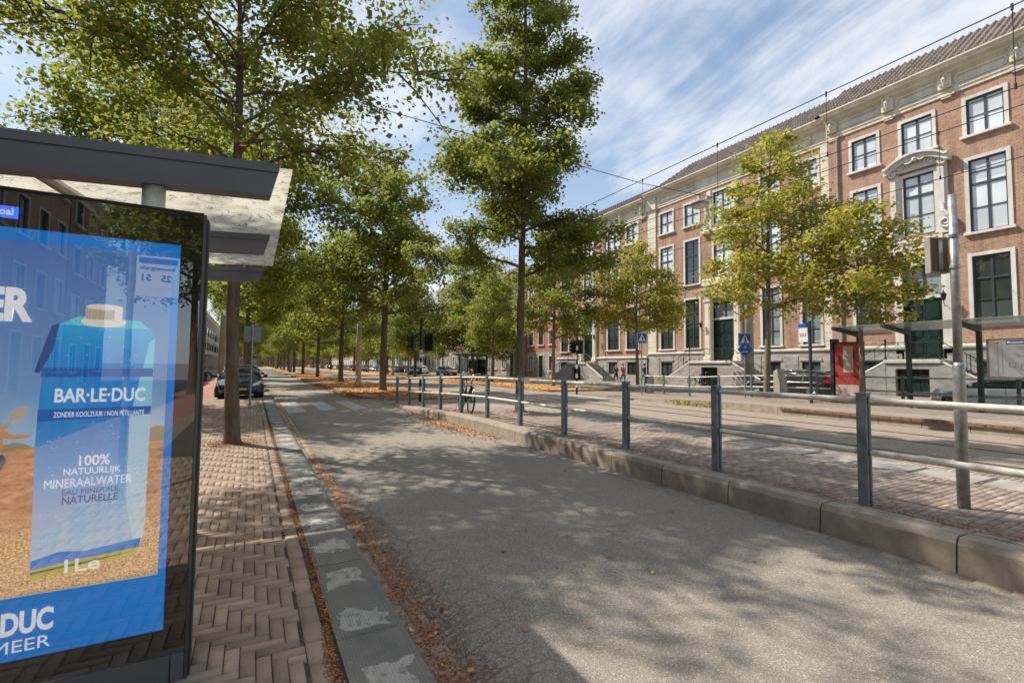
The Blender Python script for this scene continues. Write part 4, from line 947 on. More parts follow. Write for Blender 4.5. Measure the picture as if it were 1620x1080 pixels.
specs = [(48.6,56.2,13.2,3,4,'brick_red','red brick house with pale grey ground floor beyond the mansion','roof_red'),
 (56.4,64.0,11.6,3,3,'brick_red','bright red brick house behind the distant tram shelter','roof_grey'),
 (64.2,75.8,14.6,4,4,'pale_plaster','pale plastered house with four window columns beyond the red brick houses','roof_grey'),
 (76.0,84.0,11.0,3,3,'brick_brown','dark brown brick house between two pale houses','roof_red'),
 (84.2,93.0,16.5,3,5,'pale_plaster','tallest pale plastered house rising between the distant trees','roof_grey'),
 (93.2,128,10.0,14,2,'pink_plaster','long low pinkish building with white pilasters behind the parked blue car','roof_grey'),
 (128.2,140,12.0,4,4,'brick_old','brown brick house after the long pilastered building','roof_grey'),
 (140.2,152,13.0,4,4,'cream_plaster','cream house beyond the brown brick house','roof_red'),
 (152.2,166,12.0,5,4,'brick_brown','dark brick house of five window columns far down the street','roof_grey'),
 (166.2,190,13.5,6,4,'pale_plaster','wide pale block near the end of the right hand row','roof_grey'),
 (190.2,240,12.5,9,4,'brick_old','long brown brick block closing the right hand row','roof_grey')]
for i, (a, c, e, nc, nf, m, lab, rm) in enumerate(specs):
    house(FR, a, c, e, nc, nf, m, lab, rm, seed=i, pilasters=(m == 'pink_plaster'), ground='plinth_stone' if i < 5 else 'pale_plaster', sur='white_stone')
FL = Fac(-9.3, 1)
lspecs = [(-38,-30,11.5,3,4,'brick_brown','dark brown brick house furthest back behind the camera','roof_red'),
 (-29.8,-20,12.5,4,4,'brick_old','brown brick house well behind the bus stop','roof_grey'),
 (-19.8,-11,11.0,3,4,'pale_plaster','pale house reflected in the advertising panel','roof_red'),
 (-10.8,-2,12.5,3,4,'brick_brown','dark brick house reflected in the advertising panel','roof_grey'),
 (-1.8,7,11.0,3,4,'brick_old','brown brick house directly left of the bus shelter','roof_red'),
 (7.2,15,12.0,3,4,'cream_plaster','cream house beside the bus shelter','roof_grey'),
 (15.2,23.6,11.8,3,4,'brick_brown','dark brick house left of the first big tree','roof_red'),
 (23.8,33.5,9.6,4,3,'brick_red','red brick house whose red tiled roof shows above the bus shelter','roof_red'),
 (33.7,42,11.0,3,4,'pale_plaster','pale narrow house after the red brick house on the left','roof_grey'),
 (42.2,50,12.5,3,4,'white_stone','white house behind the parked bicycles on the left','roof_red'),
 (50.2,60,12,4,4,'brick_red','red brick house beyond the white house on the left','roof_grey'),
 (60.2,72,11,4,4,'cream_plaster','cream house beyond the red brick one on the left','roof_grey'),
 (72.2,86,13,5,4,'brick_old','brown brick house of five window columns far on the left','roof_red'),
 (86.2,110,12,8,4,'pale_plaster','long pale block far on the left','roof_grey'),
 (110.2,150,12.5,10,4,'brick_brown','long dark brick block at the far end of the left row','roof_grey'),
 (150.2,240,12.5,16,4,'brick_old','longest brown block closing the left row','roof_grey')]
for i, (a, c, e, nc, nf, m, lab, rm) in enumerate(lspecs):
    house(FL, a, c, e, nc, nf, m, lab, rm, seed=50+i, ground='plinth_stone' if m in ('cream_plaster','white_stone') else m, roof_h=4.8 if a == 23.8 else 3.4)
    if a > 30:
        bb = [o for o in COL.objects if o.type == 'EMPTY'][-1]
        for q in range(max(1, int((c-a)/7))):
            yb = a+2.5+q*7
            for z0 in (3.6, 6.6):
                mb = MB(); FL.box(mb, -.05, .65, yb, yb+2.2, z0, z0+2.7, 'white_paint', .02); FL.box(mb, -.05, .75, yb-.05, yb+2.25, z0+2.7, z0+2.85, 'white_stone'); bw = mb.build('bay_window', bb)
                mb = MB(); FL.box(mb, .08, .56, yb-.012, yb-.002, z0+.8, z0+2.45, 'pane_dark'); mb.build('pane', bw); mb = MB(); FL.box(mb, .652, .66, yb+.2, yb+2.0, z0+.8, z0+2.45, 'pane_dark'); mb.build('pane', bw)

# ================================================================== TREES
def tube_np(paths, n):
    """paths: list of (pts Nx3, radii N) -> verts, quads"""
    V = []; F = []; o = 0
    for P, r in paths:
        P = np.asarray(P); m = len(P); d = np.gradient(P, axis=0); d /= np.linalg.norm(d, axis=1)[:,None]+1e-9
        ref = np.where(np.abs(d[:,2:3]) < .85, np.array([[0,0,1.]]), np.array([[1.,0,0]]))
        ref[:] = ref[0]
        u = np.cross(d, ref); u /= np.linalg.norm(u, axis=1)[:,None]+1e-9; w = np.cross(u, d)
        a = np.arange(n)*2*np.pi/n; ring = u[:,None]*np.cos(a)[None,:,None]+w[:,None]*np.sin(a)[None,:,None]
        V.append((P[:,None]+ring*np.asarray(r)[:,None,None]).reshape(-1,3))
        i = np.arange(m-1)[:,None]*n; k = np.arange(n)[None]; k2 = (k+1)%n
        F.append(np.stack([i+k, i+k2, i+n+k2, i+n+k], -1).reshape(-1,4)+o); o += m*n
    return np.concatenate(V), np.concatenate(F)
def grow(seed, H, clear, crown, tr, nleaf, leaf, nlimb=26, fork=None, lean=(0,0), up=.55, droop=.25, clump=.20, twig_len=.34, wig=.12, bend=.7):
    """crown(t) = crown radius at relative height t (0 at first limb, 1 at the top)"""
    rg = np.random.default_rng(seed); thick = []; thin = []; tips = []
    n = 14; t = np.linspace(0, 1, n); z = t*H
    ph = rg.uniform(0, 6, 2)
    T = np.stack([lean[0]*t+wig*np.sin(t*5+ph[0])*t, lean[1]*t+wig*np.sin(t*4+ph[1])*t, z], 1)
    rad = tr*(1-t)**.75*.9+.012; rad[0] *= 1.28; 
    zz = np.array([0, .12, .35]); fl = np.interp(z, [0,.12,.4], [1.28,1.08,1.0]); rad = tr*np.maximum(.05, (1-t*.97))**.8*np.where(t==0, 1.28, 1.0)
    z2 = np.concatenate([[0,.10,.30], z[1:]]); T2 = np.stack([np.interp(z2, z, T[:,k]) for k in range(3)], 1); R2 = np.interp(z2, z, tr*np.maximum(.05, (1-t*.97))**.8); R2[0] *= 1.35; R2[1] *= 1.12
    thick.append((T2, R2))
    def at_h(h): return np.array([np.interp(h, z, T[:,k]) for k in range(3)])
    limbs = []
    for i in range(nlimb):
        q = (i+.5)/nlimb; q = q**.92; h = clear+(H*.985-clear)*q
        az = i*2.39996+rg.normal(0, .3); L = crown(q)*rg.uniform(.78, 1.12)
        el = up+(1.25-up)*q**1.5+rg.normal(0, .10)
        m = 8; s = np.linspace(0, 1, m); e = el*(1-s*bend)-droop*s*s
        step = L/(m-1)*1.08
        dx = np.cos(e)*step; dz = np.sin(e)*step
        a = az+np.cumsum(rg.normal(0, .10, m))
        P = at_h(h)+np.stack([np.concatenate([[0], np.cumsum(dx[1:]*np.cos(a[1:]))]), np.concatenate([[0], np.cumsum(dx[1:]*np.sin(a[1:]))]), np.concatenate([[0], np.cumsum(dz[1:])])], 1)
        r0 = np.interp(h, z, tr*np.maximum(.05, (1-t*.97))**.8)*.52*(1-.3*q); r0 = max(r0, .018)
        thick.append((P, r0*(1-s*.88))); limbs.append((P, L, q))
        nt = max(4, int(L/.21))
        for k in range(nt):
            f = .16+.84*(k+rg.uniform(0,1))/nt; p = np.array([np.interp(f, s, P[:,c]) for c in range(3)])
            d = P[-1]-P[0]; base = math.atan2(d[1], d[0]); side = rg.choice([-1, 1])*rg.uniform(.3, 1.4)
            tl = L*twig_len*rg.uniform(.5, 1.25)*(1.15-.6*abs(f-.5)); tl = max(tl, .35)
            e0 = rg.normal(.22, .38); dirv = np.array([math.cos(base+side)*math.cos(e0), math.sin(base+side)*math.cos(e0), math.sin(e0)])
            m2 = 5; s2 = np.linspace(0, 1, m2); Q = p+dirv*tl*s2[:,None]+rg.normal(0, .03, (m2,3))*s2[:,None]; Q[:,2] -= droop*.7*tl*s2**2
            thin.append((Q, (.012+.01*L*.3)*(1-s2*.8)))
            tips.append((Q, tl))
    # leaves along twigs
    wts = np.array([q[1] for q in tips])**1.1; wts *= rg.uniform(.25, 1.6, len(tips)); wts /= wts.sum()
    cnt = rg.multinomial(nleaf, wts); pos = []
    for (Q, tl), c in zip(tips, cnt):
        if c == 0: continue
        f = rg.beta(1.6, 1.0, c); i = f*4; i0 = np.minimum(i.astype(int), 3); fr = (i-i0)[:,None]
        pos.append(Q[i0]*(1-fr)+Q[i0+1]*fr+rg.normal(0, 1, (c,3))*np.array([clump, clump, clump*.75])*(.6+.4*tl))
    P = np.concatenate(pos); P[:,2] -= leaf*.4; k = len(P); s = leaf*rg.uniform(.4, 1.45, k)
    nrm = rg.normal(0, .55, (k,3)); nrm[:,2] += .75; nrm /= np.linalg.norm(nrm, axis=1)[:,None]
    u = np.cross(nrm, rg.normal(0, 1, (k,3))); u /= np.linalg.norm(u, axis=1)[:,None]; w = np.cross(nrm, u)
    V = np.zeros((k,4,3)); V[:,0] = P-u*s[:,None]*.5; V[:,1] = P+w*s[:,None]*.40+nrm*s[:,None]*.10+u*s[:,None]*.06; V[:,2] = P+u*s[:,None]*.55; V[:,3] = P-w*s[:,None]*.40+nrm*s[:,None]*.10+u*s[:,None]*.06
    return thick, thin, V.reshape(-1,3), np.arange(k*4).reshape(k,4)
def tree(name, label, seed, loc, H, clear, crown, tr, nleaf, leaf, mat, bark='bark', group=None, rz=0, **kw):
    t = thing(name, label, 'tree', loc, rz, group); thick, thin, V, F = grow(seed, H, clear, crown, tr, nleaf, leaf, **kw)
    v1, f1 = tube_np(thick[:1], 14); o = npmesh('trunk', v1, f1, bark, t); o.data.polygons.foreach_set('use_smooth', [True]*len(o.data.polygons))
    v2, f2 = tube_np(thick[1:], 7); v3, f3 = tube_np(thin, 4); npmesh('branches', np.concatenate([v2, v3]), np.concatenate([f2, f3+len(v2)]), bark, t)
    npmesh('crown', V, F, mat, t); return t
wide = lambda R: (lambda q: R*(.62+.55*math.sin(min(1, q*1.25)*math.pi*.62))*(1-q**3*.75))
cone = lambda R: (lambda q: R*(.74+.45*math.sin(q*2.2)**1)*(1-q)**.62+.35)
oval = lambda R: (lambda q: R*(.55+.75*math.sin(math.pi*min(1, .12+q*.88))**.8)*(1-.45*q))
# foreground linden on the left pavement
tree('linden_tree', 'largest linden on the left pavement, its trunk rising just beyond the bus shelter', 5, (-.27, 9.92, .10), 11.0, 4.8, (lambda q: 3.7*(.80+.34*math.sin(min(1,q*1.5)*2.1))*(1-q)**.42+.3), .128, 43000, .092, 'leaf_green',
     nlimb=32, up=.62, droop=.40, lean=(-.3,.6), clump=.19, wig=.10, twig_len=.30)
# platform linden
tree('linden_tree', 'tall conical linden standing on the brick tram platform behind the railing', 21, (6.68, 11.73, .24), 15.2, 3.7, (lambda q: 3.15*(1-.5*q)*(1-q)**.22*(.85+.15*math.sin(q*40))), .125, 92000, .088, 'leaf_dark', 
     nlimb=50, up=.38, droop=.25, lean=(.05,.0), clump=.20, wig=.10, twig_len=.33)
# left row beyond
base = tree('linden_tree', 'second linden of the left row, growing close behind the navy parked car', 31, (-.85, 28.1, .05), 13.6, 4.4, wide(4.2), .20, 34000, .165, 'leaf_bright', group='lindens in the left row', nlimb=24, up=.6, droop=.3, clump=.32)
tree_l2 = base
lb = ['linden in the left row, further along than the blue car', 'linden in the left row seen above the cars far ahead', 'linden in the left row, small with distance']
for i, y in enumerate((20.8,)):
    t2 = dup(base, (-3.4, y, .1), 1.9, 'bright green linden beside the red cycle path, left of the first big trunk', .86)
for i, y in enumerate((41, 54, 68, 84, 100, 118, 138, 160, 185)):
    dup(base, (-.45+.1*math.sin(i), y, .05), i*1.7, ['third','fourth','fifth','sixth','seventh','eighth','ninth','tenth','last'][i]+' linden of the left row counting from the bus shelter', .92+.08*math.sin(i*2.3))
# behind the camera: shade and reflections
for i, (x, y) in enumerate(((-1.3, -12.5), (-2.4, -21), (6.6, -10), (6.6, -22))):
    dup(base, (x, y, .1), 2.2*i+.5, ['linden behind the camera next to the bus stop sign','linden furthest back on the left pavement','linden on the platform behind the camera','linden furthest back on the platform'][i], .9)
# median row
mbase = tree('linden_tree', 'nearest dark linden of the leaf strewn median strip', 41, (6.63, 27.6, .1), 13.6, 4.2, oval(3.5), .215, 24000, .19, 'leaf_dark', group='lindens in the median strip', nlimb=34, up=.42, droop=.2, clump=.27)
m2 = tree('linden_tree', 'second dark linden of the leaf strewn median strip', 42, (6.63, 42.4, .1), 12.6, 3.9, oval(3.8), .22, 16000, .24, 'leaf_green', group='lindens in the median strip', nlimb=30, up=.45, droop=.2, clump=.32)
ordn = ['third','fourth','fifth','sixth','seventh','eighth','ninth','tenth','eleventh','twelfth','thirteenth']
for i, y in enumerate((58.8, 77, 94, 110, 125, 140, 156, 172, 190, 215, 245)):
    dup((m2, mbase)[i%2], (6.65, y, .1), i*2.1, ordn[i]+' linden of the median strip counting from the crossing', (.93, 1.05, .97)[i%3])
# second row across the tracks
r1 = tree('linden_tree', 'linden with a straight trunk beside the black and white signal post', 51, (20.1, 30.2, .1), 12.4, 3.4, oval(3.1), .15, 17000, .19, 'leaf_green', bark='bark_pale', group='lindens beyond the tram tracks', nlimb=34, up=.4, droop=.3, clump=.28)
r2 = tree('linden_tree', 'dense linden in front of the distant tram shelter', 52, (23.2, 52.3, .05), 14.5, 3.0, oval(4.6), .24, 24000, .26, 'leaf_green', group='lindens beyond the tram tracks', nlimb=36, up=.4, droop=.3, clump=.36)
for i, (x, y, s) in enumerate(((20.3,41,.95),(17.6,57,.9),(18.8,64,.92),(18.9,76,1.05),(18.9,90,.95),(18.9,104,1.02),(18.9,120,.95),(18.9,138,1.),(18.9,158,1.),(18.9,180,1.),(18.9,210,1.))):
    dup((r1, r2)[i%2], (x, y, .08), i*1.3+.4, ['slender linden just left of the tall platform tree','linden standing before the pale parked car','linden left of the blue parked car','linden shading the dark green parked car','linden by the red parked car','sixth linden beyond the tram tracks','seventh linden beyond the tram tracks','eighth linden beyond the tram tracks','ninth linden beyond the tram tracks','tenth linden beyond the tram tracks','most distant linden beyond the tram tracks'][i], s*.9)
for i, (x, y) in enumerate(((29.8,60),(29.8,82),(29.8,100),(29.8,122),(29.8,145))):
    dup((r2, r1)[i%2], (x, y, .1), i*1.9, ['yellow green tree in front of the bright red brick house','tree on the far pavement before the tall pale house','first tree before the pilastered building','second tree before the pilastered building','last tree on the far pavement'][i], .72)
# closing the far end
t = thing('closing_block', 'long brown house block closing the far end of the street', 'building'); mb = MB(); mb.box(-34, 62, 282, 294, -.02, 13, 'brick_old'); mb.build('wall', t)
mb = MB(); mb.prism([(281,13),(295,13),(288,17)], 'x', -35, 63, 'roof_grey'); mb.build('roof', t)
for fl in range(4):
    for k in range(23):
        x = -32+k*4; mb = MB(); mb.box(x, x+1.5, 281.9, 282.05, 1+fl*3.05, 3.1+fl*3.05, 'white_paint'); f_ = mb.build('window', t); mb = MB(); mb.quad((x+.12,281.88,1.12+fl*3.05),(x+1.38,281.88,1.12+fl*3.05),(x+1.38,281.88,2.98+fl*3.05),(x+.12,281.88,2.98+fl*3.05),'pane_dark'); mb.build('pane', f_)
for i in range(13):
    dup((base, m2)[i%2], (-9+i*4.1, 262+7*math.sin(i*1.9), .0), i*1.1, ['first','second','third','fourth','fifth','sixth','seventh','eighth','ninth','tenth','eleventh','twelfth','thirteenth'][i]+' tree from the left closing the far end of the street', 1.05)['group'] = 'trees closing the street'
# right hand trees
tree('linden_tree', 'largest yellowing tree in front of the mansion with thin bare leader at the top', 61, (20.35, 13.3, .26), 12.0, 3.7, (lambda q: 3.15*(.66+.5*math.sin(min(1,q*1.6)*math.pi*.55))*(1-q)**.8+.4), .14, 17500, .15, 'leaf_yellow', bark='bark_pale', nlimb=30, up=.42, droop=.22, clump=.26, lean=(0,-.5))
tree('linden_tree', 'yellow green tree behind the far tram shelter', 62, (19.9, 9.25, .26), 7.4, 3.1, (lambda q: 2.0*(.7+.5*math.sin(q*2.3))*(1-q)**.55+.3), .10, 9500, .145, 'leaf_yellow', nlimb=26, up=.4, droop=.25, clump=.24, bark='bark_pale')
tree('linden_tree', 'small round tree with yellow tip beside the crossing sign', 63, (24.3, 25.6, .1), 10.6, 3.8, (lambda q: 4.0*(.80+.35*math.sin(q*2.6))*(1-q)**.85+.25), .13, 20000, .165, 'leaf_yellow', nlimb=34, up=.28, droop=.22, clump=.27, bark='bark_pale')
# climbing greenery and far hedge

# ================================================================== STREET FURNITURE
def railing(name, label, posts, zfun, X, top=1.05, group=None):
    """posts: list of y; square posts with two tube rails between them, along Y at X"""
    t = thing(name, label, 'railing', (X, posts[0], 0))
    for y in posts:
        z = zfun(y); mb = MB(); w = .045
        # U-section post: two flanges and a web, with cap
        mb.box(-w, w, y-posts[0]-.042, y-posts[0]-.034, z, z+top, 'steel_blue'); mb.box(-w, -w+.010, y-posts[0]-.034, y-posts[0]+.042, z, z+top, 'steel_blue')
        mb.box(w-.010, w, y-posts[0]-.034, y-posts[0]+.042, z, z+top, 'steel_blue'); mb.box(-w+.010, w-.010, y-posts[0]+.034, y-posts[0]+.042, z, z+top, 'steel_blue')
        mb.box(-w-.006, w+.006, y-posts[0]-.048, y-posts[0]+.048, z+top, z+top+.012, 'steel_blue', .003)
        mb.box(-.012, .012, y-posts[0]-.046, y-posts[0]-.0425, z+.02, z+top-.02, 'dark_steel')
        mb.build('post', t)
    for h in (.50, top-.06):
        for a, b in zip(posts[:-1], posts[1:]):
            mb = MB(); y0 = a-posts[0]+.05; y1 = b-posts[0]-.05
            mb.tube([(0,y0,zfun(a)+h),(0,y0+.02,zfun(a)+h),(0,y1-.02,zfun(b)+h),(0,y1,zfun(b)+h)], [.018,.030,.030,.018], 'rail_grey', 14)
            mb.build('rail', t, smooth=True)
    return t
railing('pedestrian_railing', 'long grey blue railing with round rails along the edge of the near tram platform', [-2.6,-.93,.74,2.4,4.05,5.7,7.38,9.05,10.7,12.37,14.04,15.71,17.38,19.05], zp, 5.17)
railing('pedestrian_railing', 'similar railing behind the far tram platform, between the trees and the parked cars', [21.4,19.9,18.06,16.2,14.4,11.4,8.4,5.4,2.4,-.6][::-1], zf, 20.9, top=1.08)

# --- galvanised pole with a sign box seen from behind
t = thing('sign_pole', 'galvanised steel pole by the railing at the right, sign box near its top', 'pole', (5.89, 1.92, .27))
mb = MB(); mb.tube([(0,0,0),(0,0,1.30),(0,0,1.33),(0,0,1.36)], [.048,.048,.044,.034], 'galvanised', 20); mb.tube([(0,0,1.36),(-.005,0,2.98)], [.034,.034], 'galvanised', 18, caps=True); mb.build('pole', t, smooth='auto')
mb = MB()
for z in (2.26, 2.56): mb.tube([(-.005,0,z),(-.005,0,z+.03)], .041, 'galvanised', 16)
for z in (2.26, 2.56): mb.box(.02, .05, -.03, .03, z, z+.03, 'galvanised')
mb.tube([(.03,-.0,2.50),(.075,-.01,2.50),(.09,-.01,2.44)], .012, 'rail_grey', 8); mb.build('clamp', t)
bxo = MB()   # open tray: rim towards the track, back visible
w, h, d = .085, .165, .06
bxo.box(-w, w, 0, .004, -h, h, 'wood_brown'); bxo.box(-w-.012, -w, -.0, d, -h-.012, h+.012, 'pale_slab', .004); bxo.box(w, w+.012, 0, d, -h-.012, h+.012, 'pale_slab', .004)
bxo.box(-w, w, 0, d, h, h+.012, 'pale_slab', .004); bxo.box(-w, w, 0, d, -h-.012, -h, 'pale_slab', .004)
bxo.box(-.02, .02, -.012, -.001, -h*.9, h*.9, 'galvanised'); bxo.box(.07, .09, -.004, -.001, -.06, .03, 'orange_sticker')
bxo.xf(Matrix.Translation((-.025, .10, 2.41)) @ Matrix.Rotation(R_(-27), 4, 'Z')); bxo.build('sign_box', t)

# --- advertising display with lit poster
mk_glow('poster_blue', (.0,.145,.46), 0.396, (.002,.05,.2)); 
def poster_mats():
    a = mk_glow('poster_sky', (.05,.14,.34), 0.344); v = a.world(); z = a.sep(v)[2]; n = a.noise(v, 2.5, 4, .6)
    c = a.ramp(a.math('ADD', a.rng(z, 1.2, 2.1), a.math('MULTIPLY', a.math('SUBTRACT', n, .5), .25)), [(0,(.28,.40,.50)), (.25,(.13,.24,.42)), (1,(.035,.12,.33))]); a.L.new(c, a.b.inputs['Emission Color']); a.color(c)
    a = mk_glow('poster_sand', (.35,.20,.10), 0.430); v = a.world(); n = a.noise(a.world((1,1,3)), 16, 6, .7); f = a.noise(v, 130, 3, .7); z = a.sep(v)[2]
    c = a.ramp(n, [(.3,(.16,.07,.03)), (.5,(.34,.17,.08)), (.7,(.48,.29,.15))]); c2 = a.ramp(f, [(.3,(.10,.05,.02)), (.5,(.40,.24,.11)), (.7,(.75,.52,.28))])
    c = a.mix(a.rng(z, .78, .98, 1, 0, True), c, c2); a.L.new(c, a.b.inputs['Emission Color']); a.color(c)
    a = mk_glow('poster_carton', (.01,.15,.4), 0.396); v = a.world(); z = a.sep(v)[2]; x = a.sep(v)[0]; n = a.noise(a.world((6,1,.8)), 3.5, 5, .6)
    c = a.ramp(a.rng(z, .66, 1.71), [(0,(.34,.40,.44)), (.2,(.26,.34,.46)), (.42,(.08,.24,.44)), (.6,(.008,.14,.38)), (.85,(.004,.15,.42)), (1,(.01,.25,.46))])
    c = a.mix(a.rng(n, .42, .7, 0, .3), c, (.04,.30,.50)); dots = a.voro(v, 46, 'F1'); c = a.mix(a.rng(dots, .07, .13, .55, 0), c, (.6,.8,.9))
    a.L.new(c, a.b.inputs['Emission Color']); a.color(c)
    a = mk_glow('poster_side', (.3,.42,.5), 0.310); v = a.world(); z = a.sep(v)[2]
    c = a.ramp(a.rng(z, .66, 1.71), [(0,(.50,.56,.6)), (.5,(.30,.48,.60)), (1,(.10,.48,.56))]); a.L.new(c, a.b.inputs['Emission Color']); a.color(c)
poster_mats()
mk_glow('poster_band', (.005,.07,.26), 0.447); mk_glow('poster_white', (.62,.60,.60), 0.378); mk_glow('poster_navy', (.01,.045,.17), 0.430); mk_glow('poster_yellow', (.32,.26,.04), 0.447)
mk_glow('poster_green', (.03,.09,.05), 0.430); mk_glow('poster_cap', (.50,.44,.38), 0.430); mk_glow('poster_capdark', (.30,.25,.20), 0.430); mk_glow('poster_skin', (.38,.18,.09), 0.430); mk_glow('poster_shorts', (.05,.06,.10), 0.430)
mk_glow('poster_dune', (.20,.17,.10), 0.430); mk_glow('sign_lit', (.02,.10,.55), .8)
plain('panel_black', (.006,.006,.007), .35); plain('panel_side', (.10,.105,.11), .3, .5)
PX0, PX1, PY = -1.56, -.225, 2.66
t = thing('advertising_display', 'tall black advertising display with a lit blue water carton poster at the left', 'advertising display')
mb = MB(); mb.box(PX0, PX1, PY+.02, PY+.17, .12, 2.245, 'panel_black'); mb.build('housing', t)
mb = MB(); mb.box(PX1, PX1+.012, PY-.004, PY+.185, .10, 2.255, 'panel_side', .003); mb.box(PX1+.012, PX1+.020, PY+.02, PY+.10, .12, 2.235, 'dark_steel'); mb.box(PX0-.012, PX0, PY-.004, PY+.185, .10, 2.255, 'panel_side', .003)
mb.box(PX0, PX1, PY+.0, PY+.185, 2.246, 2.262, 'panel_black'); mb.build('edge_trim', t)
mb = MB(); mb.box(PX0, PX1-.002, PY-.002, PY+.02, .115, .245, 'shelter_grey', .004); mb.box(PX1-.055, PX1-.051, PY-.004, PY-.002, .115, .24, 'black_paint'); mb.build('plinth_panel', t)
def flat(name, pts, y, mat, parent): mb = MB(); mb.add([(x, y, z) for x, z in pts], [tuple(range(len(pts)))], mat); return mb.build(name, parent)
post = flat('poster', [(-1.47,.352),(-.312,.352),(-.312,2.10),(-1.47,2.10)], PY+.0175, 'poster_blue', t)
flat('poster_sky', [(-1.47,.60),(-.342,.60),(-.342,2.045),(-1.47,2.045)], PY+.0165, 'poster_sky', post)
sand = [(-1.47,.60),(-.342,.605),(-.342,1.20),(-.36,1.235),(-.39,1.225),(-.42,1.21),(-.50,1.20),(-.70,1.195),(-.80,1.20),(-.86,1.215),(-.92,1.205),(-1.47,1.19)]
flat('beach', sand, PY+.0160, 'poster_sand', post); flat('dune', [(-.342,1.195),(-.342,1.262),(-.37,1.268),(-.40,1.25),(-.45,1.21),(-.45,1.195)], PY+.0155, 'poster_dune', post)
flat('dune', [(-.78,1.195),(-.80,1.21),(-.84,1.222),(-.87,1.205),(-.87,1.195)], PY+.0155, 'poster_dune', post)
flat('carton', [(-.765,.655),(-.425,.70),(-.40,.79),(-.395,1.25),(-.392,1.66),(-.415,1.705),(-.72,1.715),(-.745,1.68),(-.768,1.45),(-.775,1.2)], PY+.0150, 'poster_carton', post)
flat('carton_side', [(-.425,.70),(-.398,.79),(-.395,1.25),(-.392,1.66),(-.412,1.64),(-.47,1.30),(-.468,.95)], PY+.0146, 'poster_side', post)
flat('carton_flap', [(-.745,1.70),(-.72,1.715),(-.735,1.60),(-.775,1.50),(-.79,1.505),(-.765,1.62)], PY+.0144, 'poster_navy', post)
flat('carton_top', [(-.72,1.708),(-.415,1.70),(-.45,1.735),(-.66,1.745)], PY+.0144, 'poster_side', post)
flat('stripe', [(-.771,1.485),(-.394,1.487),(-.394,1.525),(-.768,1.523)], PY+.0142, 'poster_band', post); flat('stripe', [(-.773,1.300),(-.395,1.318),(-.395,1.355),(-.772,1.350)], PY+.0142, 'poster_band', post)
flat('stripe', [(-.765,.655),(-.425,.70),(-.412,.735),(-.60,.72),(-.766,.70)], PY+.0141, 'poster_yellow', post); flat('stripe', [(-.766,.69),(-.6,.695),(-.425,.722),(-.60,.705),(-.766,.68)], PY+.0138, 'poster_green', post)
flat('stripe', [(-.766,.70),(-.60,.72),(-.412,.735),(-.408,.775),(-.6,.75),(-.68,.76),(-.766,.735)], PY+.0141, 'poster_blue', post)
mb = MB()
el = lambda cx, cz, a, b, n=20: [(cx+a*math.cos(2*math.pi*k/n), PY+.0136, cz+b*math.sin(2*math.pi*k/n)) for k in range(n)]
mb.add(el(-.575,1.725,.078,.024), [tuple(range(20))], 'poster_cap'); mb.add([(-.638,PY+.0134,1.735),(-.512,PY+.0134,1.735),(-.512,PY+.0134,1.79),(-.638,PY+.0134,1.79)], [(0,1,2,3)], 'poster_capdark')
mb.add([(p[0], PY+.0132, p[2]) for p in el(-.575,1.79,.063,.013)], [tuple(range(20))], 'poster_cap'); mb.add([(-.54,PY+.0131,1.735),(-.514,PY+.0131,1.735),(-.514,PY+.0131,1.785),(-.54,PY+.0131,1.785)], [(0,1,2,3)], 'poster_cap'); mb.build('cap', post)
YT = PY+.0128
text('lettering', 'ER', -.955, -.805, 1.712, 1.852, YT, 'poster_white', post, bold=.045)
text('lettering', 'BAR·LE·DUC', -.722, -.418, 1.378, 1.438, YT, 'poster_white', post, bold=.022)
text('lettering', 'ZONDER KOOLZUUR / NON PÉTILLANTE', -.722, -.418, 1.316, 1.344, YT, 'poster_white', post, bold=.008)
text('lettering', '100%', -.632, -.530, 1.108, 1.152, YT, 'poster_white', post, bold=.015)
text('lettering', 'NATUURLIJK', -.680, -.490, 1.064, 1.100, YT, 'poster_white', post, bold=.006)
text('lettering', 'MINERAALWATER', -.738, -.452, 1.022, 1.058, YT, 'poster_white', post, bold=.0)
text('lettering', 'EAU MINÉRALE', -.680, -.496, .990, 1.018, YT, 'poster_navy', post, bold=.0)
text('lettering', 'NATURELLE', -.680, -.496, .952, .984, YT, 'poster_navy', post, bold=.012)
text('lettering', '1L℮' if False else '1Le', -.66, -.545, .668, .722, YT, 'poster_white', post, bold=.01)
text('lettering', 'DUC', -.842, -.685, .452, .545, YT, 'poster_white', post, bold=.04)
text('lettering', 'R MEER', -.930, -.690, .385, .432, YT, 'poster_white', post, bold=.0)
mb = MB(); Yb = PY+.0135   # bather with a bat printed on the poster
def pl(pts, m, dy=0): mb.add([(x+.022, Yb-dy, z+.12) for x, z in pts], [tuple(range(len(pts)))], m)
pl([(-.955,1.02),(-.905,1.03),(-.89,1.09),(-.895,1.14),(-.915,1.17),(-.955,1.17)], 'poster_skin'); pl([(-.905,1.16),(-.915,1.125),(-.865,1.112),(-.815,1.118),(-.812,1.128),(-.865,1.133)], 'poster_skin', .0002)
pl([(-.955,1.13),(-.955,1.115),(-.90,1.145),(-.872,1.168),(-.878,1.180),(-.905,1.165)], 'poster_skin', .0002); pl([(-.955,1.0),(-.955,1.05),(-.89,1.055),(-.878,1.03),(-.895,.985),(-.93,.975)], 'poster_shorts', .0003)
pl([(-.93,.98),(-.897,.99),(-.905,.945),(-.925,.90),(-.935,.86),(-.95,.86)], 'poster_skin', .0001)
pl([(-.852+.026*math.cos(a*.4488)*1.0+.012*math.sin(a*.4488), 1.215+.032*math.sin(a*.4488)) for a in range(14)], 'poster_capdark', .0003); pl([(-.885,1.170),(-.878,1.166),(-.860,1.187),(-.866,1.192)], 'poster_capdark', .0003); mb.build('bather', post)
